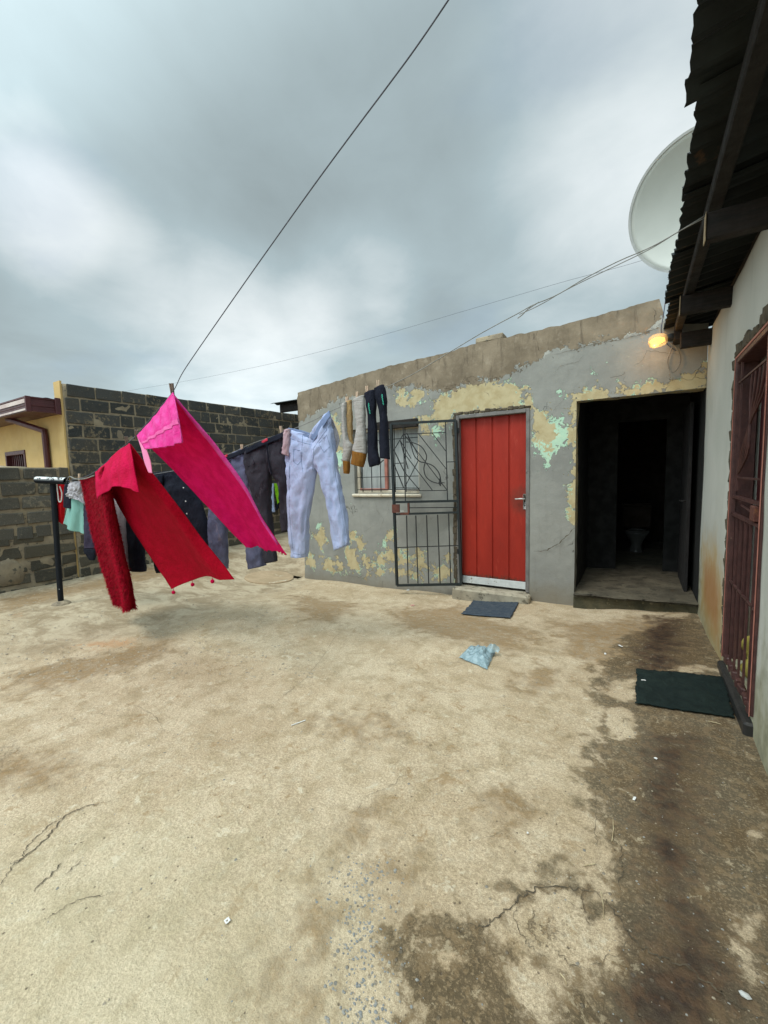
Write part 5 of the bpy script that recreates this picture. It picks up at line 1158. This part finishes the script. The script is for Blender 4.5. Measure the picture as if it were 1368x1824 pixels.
def seams(o, lines, m, parent, rad=.0028, name='seam'):
    l = Vector(WLOC[o.name]); bt = BVHTree.FromPolygons([v_.co+l for v_ in o.data.vertices], [tuple(p_.vertices) for p_ in o.data.polygons])
    for ln in lines:
        pts = []
        for (x0_, y0_), (x1_, y1_) in zip(ln[:-1], ln[1:]):
            for k in range(8):
                d = ray(x0_+(x1_-x0_)*k/8, y0_+(y1_-y0_)*k/8).normalized(); h_ = bt.ray_cast(CP, d)
                if h_[0]: pts.append(h_[0]-d*.001)
        if len(pts) > 3: mb = MB(); mb.tube(pts, rad, 5); mb.build(name, m, parent)
F_seam = simple('denim_seam', (.22, .27, .42), (.18, .23, .36), 40, .9)
seams(LJ, [[(517, 781), (535, 787), (556, 793)], [(557, 801), (574, 776), (592, 752)], [(539, 775), (538, 800), (537, 825), (540, 843)], [(523, 800), (536, 803)], [(523, 800), (523, 822), (530, 828), (536, 822), (536, 803)], [(568, 790), (582, 775), (588, 795), (577, 806), (568, 790)],
    [(559, 800), (558, 822), (556, 840)], [(516, 800), (515, 860), (516, 920), (522, 985)], [(592, 790), (598, 850), (608, 910), (618, 970)], [(523, 986), (535, 988), (545, 986)], [(600, 974), (611, 974), (620, 966)]], F_seam, tj)
seams(CT, [[(478, 800), (476, 825), (481, 845)], [(448, 812), (454, 826), (440, 832)], [(504, 790), (498, 806), (512, 812)], [(447, 880), (458, 930), (470, 990)]], F_bk, tc)
# grey-blue jeans
tg = thing('grey_blue_jeans', 'grey-blue jeans partly hidden behind the pink towel, red label on the waistband', 'jeans', tuple(L2(415, 900)))
a_ = ST([((382, 822), (418, 808), .03), ((380, 845), (416, 835), .05), ((376, 890), (408, 885), .05), ((374, 930), (404, 930), .05), ((374, 975), (404, 975), .048), ((378, 1016), (404, 1013), .04)], .03)
b_ = ST([((412, 810), (440, 797), .03), ((412, 840), (446, 830), .05), ((420, 880), (450, 870), .05), ((430, 930), (458, 925), .05), ((440, 975), (466, 970), .045), ((445, 1013), (470, 1008), .045)], .03)
tubes('trouser_legs', [a_, b_], F_gj, tg, amp=.018, fr=8, seed=9, nv=56)
sheet('brand_label', [[LQ(397, 812, -.03), LQ(405, 809, -.03)], [LQ(398, 817, -.03), LQ(405, 814, -.03)]], F_lab, 4, 3, 0, (1, 1), tg, .003)
sheet('waistband', [[LQ(383, 819, -.02), LQ(400, 812, -.025), LQ(420, 805, -.025), LQ(439, 796, -.02)], [LQ(383, 828, -.02), LQ(401, 821, -.03), LQ(421, 813, -.03), LQ(440, 805, -.02)]], F_bk, 20, 4, .004, (5, 1), tg, .005, 14)
# black hooded jacket between towels
tk = thing('black_jacket', 'black jacket with small white snaps hanging between the red and pink towels', 'jacket', tuple(L2(320, 930)))
tubeg('jacket_body', ST([((274, 842), (312, 838), .03), ((278, 870), (340, 852), .05), ((285, 910), (352, 880), .06), ((290, 960), (368, 930), .06), ((300, 1000), (378, 985), .05)], .05), F_bk, tk, amp=.016, seed=4)
mb = MB()
for x, y in ((327, 869), (331, 893), (333, 915)): p = LQ(x, y, -.03); mb = MB(); mb.lathe(p, (0, -1, 0), [(0, .007), (.004, .006), (.006, .001)], 8); mb.build('snap_button', MT['paper'], tk)
tl = thing('black_trousers', 'long black trousers hanging behind the red towel, narrow hems near the ground', 'trousers', tuple(L2(255, 940)))
tubes('trouser_legs', [ST([((226, 852), (262, 850), .03), ((226, 900), (255, 900), .045), ((230, 950), (254, 950), .045), ((233, 1016), (258, 1018), .04)], .0), ST([((258, 850), (290, 846), .03), ((262, 900), (292, 900), .045), ((270, 960), (298, 955), .045), ((281, 1020), (305, 1018), .04)], .0)], F_bk, tl, amp=.014, seed=7)
# floral nightdress and cream edge
tf_ = thing('floral_dress', 'pale floral dress with cream lining showing between shaggy rug and red towel', 'dress', tuple(L2(212, 940)))
sheet('dress', [[LQ(190, 857, .0), LQ(205, 856, -.03), LQ(222, 853, .0)], [LQ(196, 900, .0), LQ(210, 905, -.04), LQ(224, 900, .0)], [LQ(204, 950), LQ(216, 955, -.04), LQ(228, 950)], [LQ(212, 998), LQ(222, 1006, -.03), LQ(233, 1006)]], F_flor, 24, 40, .012, (5, 2), tf_, .004, 5)
sheet('lining', [[LQ(220, 855, .02), LQ(228, 853, .02)], [LQ(222, 930, .02), LQ(230, 930, .02)], [LQ(228, 1004, .02), LQ(235, 1005, .02)]], F_yel, 8, 20, .006, (3, 2), tf_, .004, 6)
# dark floral leggings
td = thing('dark_floral_leggings', 'dark floral leggings with navy foot hanging below the mint shirt', 'leggings', tuple(L2(160, 940)))
tubeg('leg', ST([((150, 860), (170, 858), .02), ((151, 900), (166, 900), .03), ((152, 940), (166, 940), .03), ((152, 976), (170, 976), .03)], -.02), F_dflor, td, amp=.010, seed=12)
tubeg('foot', ST([((151, 977), (170, 977), .032), ((153, 985), (171, 985), .03), ((160, 997), (168, 998), .012)], -.02), F_bk, td, amp=.006, seed=13, nv=12)
# mint shirt
tm = thing('mint_shirt', 'pale mint cotton shirt with curved hem right of the T post', 'shirt', tuple(L2(133, 900)))
sheet('shirt', [[LQ(122, 862), LQ(133, 862, -.04), LQ(150, 859)], [LQ(121, 885), LQ(134, 888, -.05), LQ(153, 885)], [LQ(118, 910), LQ(133, 915, -.06), LQ(154, 915)], [LQ(113, 933), LQ(130, 946, -.05), LQ(154, 951)]], F_mint, 40, 40, .010, (4, 1.5), tm, .003, 9, lambda u, v_: .018*math.sin(u*12)*v_)
tw = thing('white_frilly_top', 'small crumpled white frilly top pegged over the mint shirt', 'top', tuple(L2(138, 880)))
sheet('top', [[LQ(122, 858, -.07), LQ(134, 858, -.10), LQ(147, 856, -.07)], [LQ(119, 872, -.07), LQ(134, 872, -.11), LQ(149, 870, -.07)], [LQ(118, 884, -.07), LQ(130, 880, -.11), LQ(150, 886, -.07)], [LQ(123, 886, -.07), LQ(138, 890, -.11), LQ(152, 900, -.07)]], F_white, 40, 30, .022, (9, 6), tw, .003, 21)
tn_ = thing('black_small_shorts', 'small black garment with a white dot between red shorts and mint shirt', 'shorts', tuple(L2(123, 893)))
tubeg('shorts', ST([((117, 862), (125, 862), .02), ((116, 885), (128, 884), .03), ((115, 903), (131, 906), .03)], -.05), F_bk, tn_, amp=.006, seed=23, nv=20)
tr_ = thing('red_piped_shorts', 'bright red shorts with white piping hanging right behind the T post', 'shorts', tuple(L2(108, 900)))
def TQ(x, y, dy=.06): return onV(x, y, (PB.x, PB.y+dy), (PB.x+_r0.x, PB.y+dy+_r0.y))
sheet('shorts', [[TQ(98, 858), TQ(108, 858, .04), TQ(118, 858)], [TQ(99, 890), TQ(108, 890, .03), TQ(117, 890)], [TQ(101, 915), TQ(108, 918, .03), TQ(115, 918)], [TQ(104, 928), TQ(108, 932, .04), TQ(113, 934)]], F_redc, 20, 30, .010, (4, 2), tr_, .006, 25)
mb = MB(); mb.tube(curve([TQ(101, 862, .01), TQ(103, 880, .01), TQ(105, 893, .01), TQ(109, 892, .01), TQ(110, 878, .01), TQ(106, 866, .01)], 6), .006, 6); mb.build('piping', MT['paper'], tr_)
# blush top behind the light jeans, white towel behind
tp = thing('blush_top', 'small blush pink sleeve hanging between charcoal trousers and light jeans', 'top', tuple(L2(511, 800)))
tubeg('sleeve', ST([((508, 766), (516, 764), .02), ((506, 785), (516, 785), .025), ((504, 808), (515, 812), .025)], -.06), F_pk, tp, amp=.008, seed=31, nv=20)
tt = thing('white_vest', 'white vest showing behind the right leg of the light jeans', 'vest', tuple(L2(598, 790)))
sheet('vest', [[LQ(578, 740, .05), LQ(590, 742, .05)], [LQ(580, 765, .05), LQ(601, 768, .05)], [LQ(585, 790, .05), LQ(604, 788, .05)], [LQ(588, 806, .05), LQ(600, 804, .05)]], F_white, 16, 24, .012, (4, 3), tt, .004, 33)
# socks
def sock(lbl, name, st, m, toe=None, seed=0, amp=.006, dy=0):
    r_ = thing(name, lbl, 'sock', tuple(L2(st[-1][0][0], st[-1][0][1])), 'socks pegged in a row')
    tubeg('leg', ST(st, dy), m, r_, amp=amp, seed=seed, n=20, nv=36)
    if toe: tubeg('cuff', ST(toe[0], dy), toe[1], r_, amp=.003, seed=seed+1, n=20, nv=12)
    return r_
s1 = sock('long grey sock with ochre cuff, leftmost of the row beside the jeans', 'long_sock', [((610, 721), (617, 716), .02), ((611, 745), (617, 742), .028), ((613, 780), (620, 780), .03), ((613, 800), (627, 795), .03), ((611, 820), (621, 822), .026)], F_gs, ([((612, 820), (622, 822), .026), ((613, 834), (622, 836), .024), ((613, 843), (621, 844), .018)], F_oc), 41, dy=-.02)
tubeg('lining', ST([((616, 717), (626, 712), .015), ((617, 745), (627, 742), .02), ((617, 765), (627, 775), .02), ((618, 785), (630, 792), .012)], .0), F_tan, s1, amp=.008, seed=43, n=18, nv=24)
s2 = sock('wide grey sock with broad ochre ribbed cuff, second from the jeans', 'long_sock', [((630, 712), (648, 704), .02), ((634, 740), (650, 738), .03), ((636, 762), (650, 762), .03), ((633, 785), (652, 785), .034), ((629, 803), (652, 808), .034)], F_gs, ([((629, 803), (652, 808), .036), ((628, 815), (650, 820), .035), ((626, 826), (646, 832), .034)], F_oc), 45, dy=-.04)
s3 = sock('long black sock with green lettering, left one of the black pair', 'long_sock', [((650, 701), (666, 694), .02), ((653, 722), (669, 718), .03), ((657, 745), (668, 742), .028), ((656, 775), (671, 765), .03), ((656, 800), (671, 795), .032), ((657, 820), (675, 818), .032), ((659, 832), (676, 826), .024)], F_bk, None, 47, dy=-.02)
s4 = sock('long black sock with green lettering, right one of the black pair', 'long_sock', [((667, 693), (683, 685), .02), ((670, 710), (688, 706), .03), ((677, 735), (688, 735), .026), ((678, 760), (690, 755), .03), ((677, 790), (692, 790), .032), ((679, 816), (693, 818), .028)], F_bk, None, 49, dy=-.02)
m_l = simple('green_print', (.05, .42, .30), (.03, .34, .24), 40, .8)
for s_, cx_, cy_ in ((s3, 657, 728), (s4, 681, 712)):
    mb = MB()
    zig = [(0, -10), (2.0, -8), (-.5, -7), (2.5, -5), (0, -4), (3, -2), (1, -1), (3.5, 1), (1.5, 2), (4.5, 4), (2.5, 6), (5, 8), (3.5, 9)]
    mb.tube(curve([LQ(cx_+a*.7-1, cy_+b, -.058) for a, b in zig], 3), .0022, 5); mb.build('lettering', m_l, s_)
# distant line behind the charcoal trousers
fl = []
mb = MB(); fa, fb = (-6.6, 7.0), (-3.2, 9.2); FQ = lambda x, y: onV(x, y, fa, fb); mb.tube([FQ(440, 862), FQ(484, 861), FQ(505, 860), FQ(540, 858)], .004, 6)
tag(mb.build('washing_line', MT['rope_pale'], None, True), 'far washing line seen in the gap between the charcoal trouser legs', 'washing line')
for nm, lb, ct, m_, q in (('green_shirt', 'small neon green shirt on the far line between the charcoal trouser legs', 'shirt', F_green, [((488, 861), (494, 861)), ((491, 880), (498, 880)), ((494, 898), (499, 893))]),
                     ('blue_jeans', 'small faded blue jeans on the far line left of the green shirt', 'jeans', F_lj, [((483, 861), (488, 861)), ((481, 885), (488, 885)), ((484, 912), (490, 912))]),
                     ('navy_shirt', 'small navy shirt on the far line below the green shirt', 'shirt', F_bk, [((487, 865), (493, 865)), ((488, 885), (495, 885)), ((488, 910), (494, 906))])):
    st = [(FQ(*a)+Vector((0, .05 if nm == 'navy_shirt' else 0, 0)), FQ(*b)+Vector((0, .05 if nm == 'navy_shirt' else 0, 0)), .03) for a, b in q]
    o = tubeg(nm, st, m_, None, amp=.02, seed=61, nv=20); tag(o, lb, ct)

# ------------------------------------------------------------------ SMALL THINGS ON THE GROUND
def rug(name, quad, m, lbl, nx_=40, ny_=26, h=.010, wav=.004, curl=0.0):
    c = [onG(*q) for q in quad]; vs = []; fs = []; rr = random.Random(5)
    for j in range(ny_+1):
        for i in range(nx_+1):
            u, v_ = i/nx_, j/ny_; p = (c[0]*(1-u)+c[1]*u)*(1-v_)+(c[3]*(1-u)+c[2]*u)*v_
            e = min(u, 1-u, v_, 1-v_); jj = .006 if e == 0 else 0
            x, y = p.x+rr.uniform(-jj, jj), p.y+rr.uniform(-jj, jj)
            vs.append((x, y, gzs(x, y)+h+abs(noise.fractal(Vector((x*5, y*5, 1)), 1, 2, 3))*wav*2+curl*max(0, v_-.85)*max(0, abs(u-.5)-.2)))
    for j in range(ny_):
        for i in range(nx_): q = j*(nx_+1)+i; fs.append((q, q+1, q+nx_+2, q+nx_+1))
    o = mesh(name, vs, fs, m, None, True); solid(o, .007, 1 if False else 0); return tag(o, lbl, 'mat')
rug('door_mat', [(845, 1068), (926, 1071), (909, 1103), (822, 1096)], MT['mat_blue'], 'blue-grey door mat on the concrete before the red door')
rug('door_mat', [(1134, 1195), (1288, 1210), (1308, 1281), (1132, 1256)], MT['mat_green'], 'dark green rubber mat on the stained concrete beside the barred house door')
# plastic bag
m, T = newmat('clear_blue_plastic'); co = T.n('ShaderNodeTexCoord').outputs['Object']
pcol = T.mix(T.ramp(T.noise(co, 30, 5, .7), .4, .6), (.24, .35, .39), (.40, .52, .56))
pp = finish(T, pcol, .22, T.noise(co, 40, 5, .65, .5), .9, .01, 0, .6); tp2 = T.n('ShaderNodeBsdfTransparent', {0: (.8, .88, .9)}); out(T, T.n('ShaderNodeMixShader', {0: .32, 1: pp.outputs[0], 2: tp2.outputs[0]}))
c = [onG(*q) for q in ((838, 1153), (882, 1163), (868, 1194), (817, 1172))]; vs = []; fs = []; n_ = 36
for lay in (0, 1):
    for j in range(n_+1):
        for i in range(n_+1):
            u, v_ = i/n_, j/n_; p = (c[0]*(1-u)+c[1]*u)*(1-v_)+(c[3]*(1-u)+c[2]*u)*v_
            bul = (math.sin(u*math.pi)*math.sin(v_*math.pi))**.5; q = noise.fractal(Vector((u*4, v_*4, lay*3+2)), 1, 2.2, 5)
            rg_ = abs(noise.noise(Vector((u*6+2, v_*6, 8))))
            z = gzs(p.x, p.y)+.008+(.055*bul*(.55+.6*u)+q*.018*bul+rg_*.03*bul if lay else -.002)
            vs.append((p.x+q*.012, p.y+noise.noise(Vector((u*5, v_*5, 4)))*.015, max(z, gzs(p.x, p.y)+.004)))
for lay in (0, 1):
    b = lay*(n_+1)**2
    for j in range(n_):
        for i in range(n_): q = b+j*(n_+1)+i; fs.append((q, q+1, q+n_+2, q+n_+1))
pb = thing('plastic_bag', 'crumpled translucent blue plastic bag lying on the open concrete', 'plastic bag', tuple(onG(850, 1174)))
mesh('bag', vs, fs, m, pb, True)
vs = []; fs = []
r0 = onG(878, 1166, .03)
for i in range(13):
    for j in range(7):
        u, v_ = i/12, j/6; vs.append((r0.x-.05+.10*u, r0.y-.05+.05*v_+.02*math.sin(u*9), r0.z+.01+.05*v_*math.sin(u*3.1)+.012*noise.noise(Vector((u*7, v_*7, 0)))))
for i in range(12):
    for j in range(6): q = i*7+j; fs.append((q, q+1, q+8, q+7))
mesh('bag_mouth', vs, fs, m, pb, True)
# drain cover
dcn = onG(480, 1029); ms_ = MB(); n_ = 40
vs = [(dcn.x, dcn.y, gz(dcn.x, dcn.y)+.010)]; rad = (onG(528, 1030)-onG(440, 1030)).length/2
for rr_, h_ in ((.5, .013), (.9, .012), (1.0, .004), (1.0, -.05)):
    for k in range(n_):
        a = 6.283*k/n_; x = dcn.x+rad*rr_*(1+.03*noise.noise(Vector((a*2, 0, 0))))*math.cos(a); y = dcn.y+rad*rr_*math.sin(a)*(1+.03*noise.noise(Vector((a*2, 5, 0)))); vs.append((x, y, gz(x, y)+h_-.003))
fs = [(0, 1+k, 1+(k+1) % n_) for k in range(n_)]+[(1+l*n_+k, 1+(l+1)*n_+k, 1+(l+1)*n_+(k+1) % n_, 1+l*n_+(k+1) % n_) for l in range(3) for k in range(n_)]
MT['cover'] = simple('cover_concrete', (.38, .28, .175), (.30, .22, .13), 6, .95, 60, .8, .008, c3=(.46, .40, .30), t3=.62, s3=5)
tag(mesh('drain_cover', vs, fs, MT['cover'], None, False), 'round tan concrete drain cover at the left corner of the outbuilding', 'drain cover')
# litter
def scrap(px, py, w_, h_, m_, lbl, name='paper_scrap', cat='litter', hole=False):
    p = onG(px, py); vs = []; fs = []; a0 = random.uniform(0, 3); mb = MB(); n_ = 6
    for j in range(n_+1):
        for i in range(n_+1):
            u, v_ = i/n_-.5, j/n_-.5; x = u*w_; y = v_*h_; X = x*math.cos(a0)-y*math.sin(a0); Y = x*math.sin(a0)+y*math.cos(a0)
            vs.append((p.x+X, p.y+Y, gzs(p.x, p.y)+.005+.006*abs(noise.noise(Vector((i*.7+px, j*.7, 0))))))
    for j in range(n_):
        for i in range(n_):
            if hole and 2 <= i <= 3 and 2 <= j <= 3: continue
            q = j*(n_+1)+i; fs.append((q, q+1, q+n_+2, q+n_+1))
    o = mesh(name, vs, fs, m_, None, True); solid(o, .001, 0); return tag(o, lbl, cat)
MT['pinkp'] = simple('pink_litter', (.62, .30, .28), (.5, .22, .2), 20, .6)
scrap(405, 1642, .016, .015, MT['paper'], 'tiny white paper scrap with a hole on the pale foreground concrete', hole=True)
scrap(735, 1079, .045, .03, MT['pinkp'], 'small pink wrapper on the concrete before the open gate', 'wrapper')
scrap(727, 1052, .04, .03, MT['paper'], 'white scrap at the foot of the outbuilding wall under the gate')
scrap(1130, 1424, .022, .009, MT['paper'], 'white scrap on the dark stain in the middle right')
scrap(1168, 1353, .012, .012, MT['paper'], 'tiny white scrap on the dark stain below the green mat')
scrap(940, 1437+50, .008, .006, MT['paper'], 'tiny white fleck on the light brown stain')
scrap(1078, 1166, .03, .012, MT['paper'], 'white scrap on brown stained concrete between bag and passage')
scrap(1105, 1153, .035, .014, MT['paper'], 'white scrap on brown stain just before the passage step')
for k, (a, b, r_, lb) in enumerate((((519, 1294), (544, 1285), .0026, 'white stick lying on the concrete in the centre left'), ((1092, 1462), (1090, 1500), .0016, 'thin dry straw along the edge of the dark stain'), ((1070, 1590), (1075, 1640), .0014, 'pale straw lying over the cracked patch'), ((1040, 1544), (1060, 1540), .0016, 'short dark twig on the pale slab above the cracks'),
                      ((997, 1735), (1010, 1757), .0016, 'split pale straw on the dark foreground'), ((1142, 1216), (1150, 1217), .003, 'short white straw on the corner of the green mat'), ((1262, 1286), (1285, 1292), .0022, 'pale straw beside the near edge of the green mat'))):
    p, q = onG(*a), onG(*b); p.z = gzs(p.x, p.y)+.004+(.014 if k == 5 else 0); q.z = gzs(q.x, q.y)+.004+(.014 if k == 5 else 0); mid = (p+q)/2+Vector((.003, .002, .001)); mb = MB(); mb.tube([p, mid, q], r_, 6)
    tag(mb.build('straw' if k else 'stick', MT['paper'] if k in (0, 5) else MT['twig'], None), lb, 'straw' if k else 'stick')
p = onG(1326, 1775); mb = MB(); stone(mb, (p.x, p.y, gzs(p.x, p.y)+.003), .014); tag(mb.build('pebble', MT['dish_rim'], None), 'rounded pale grey pebble beside the long crack at bottom right', 'pebble')
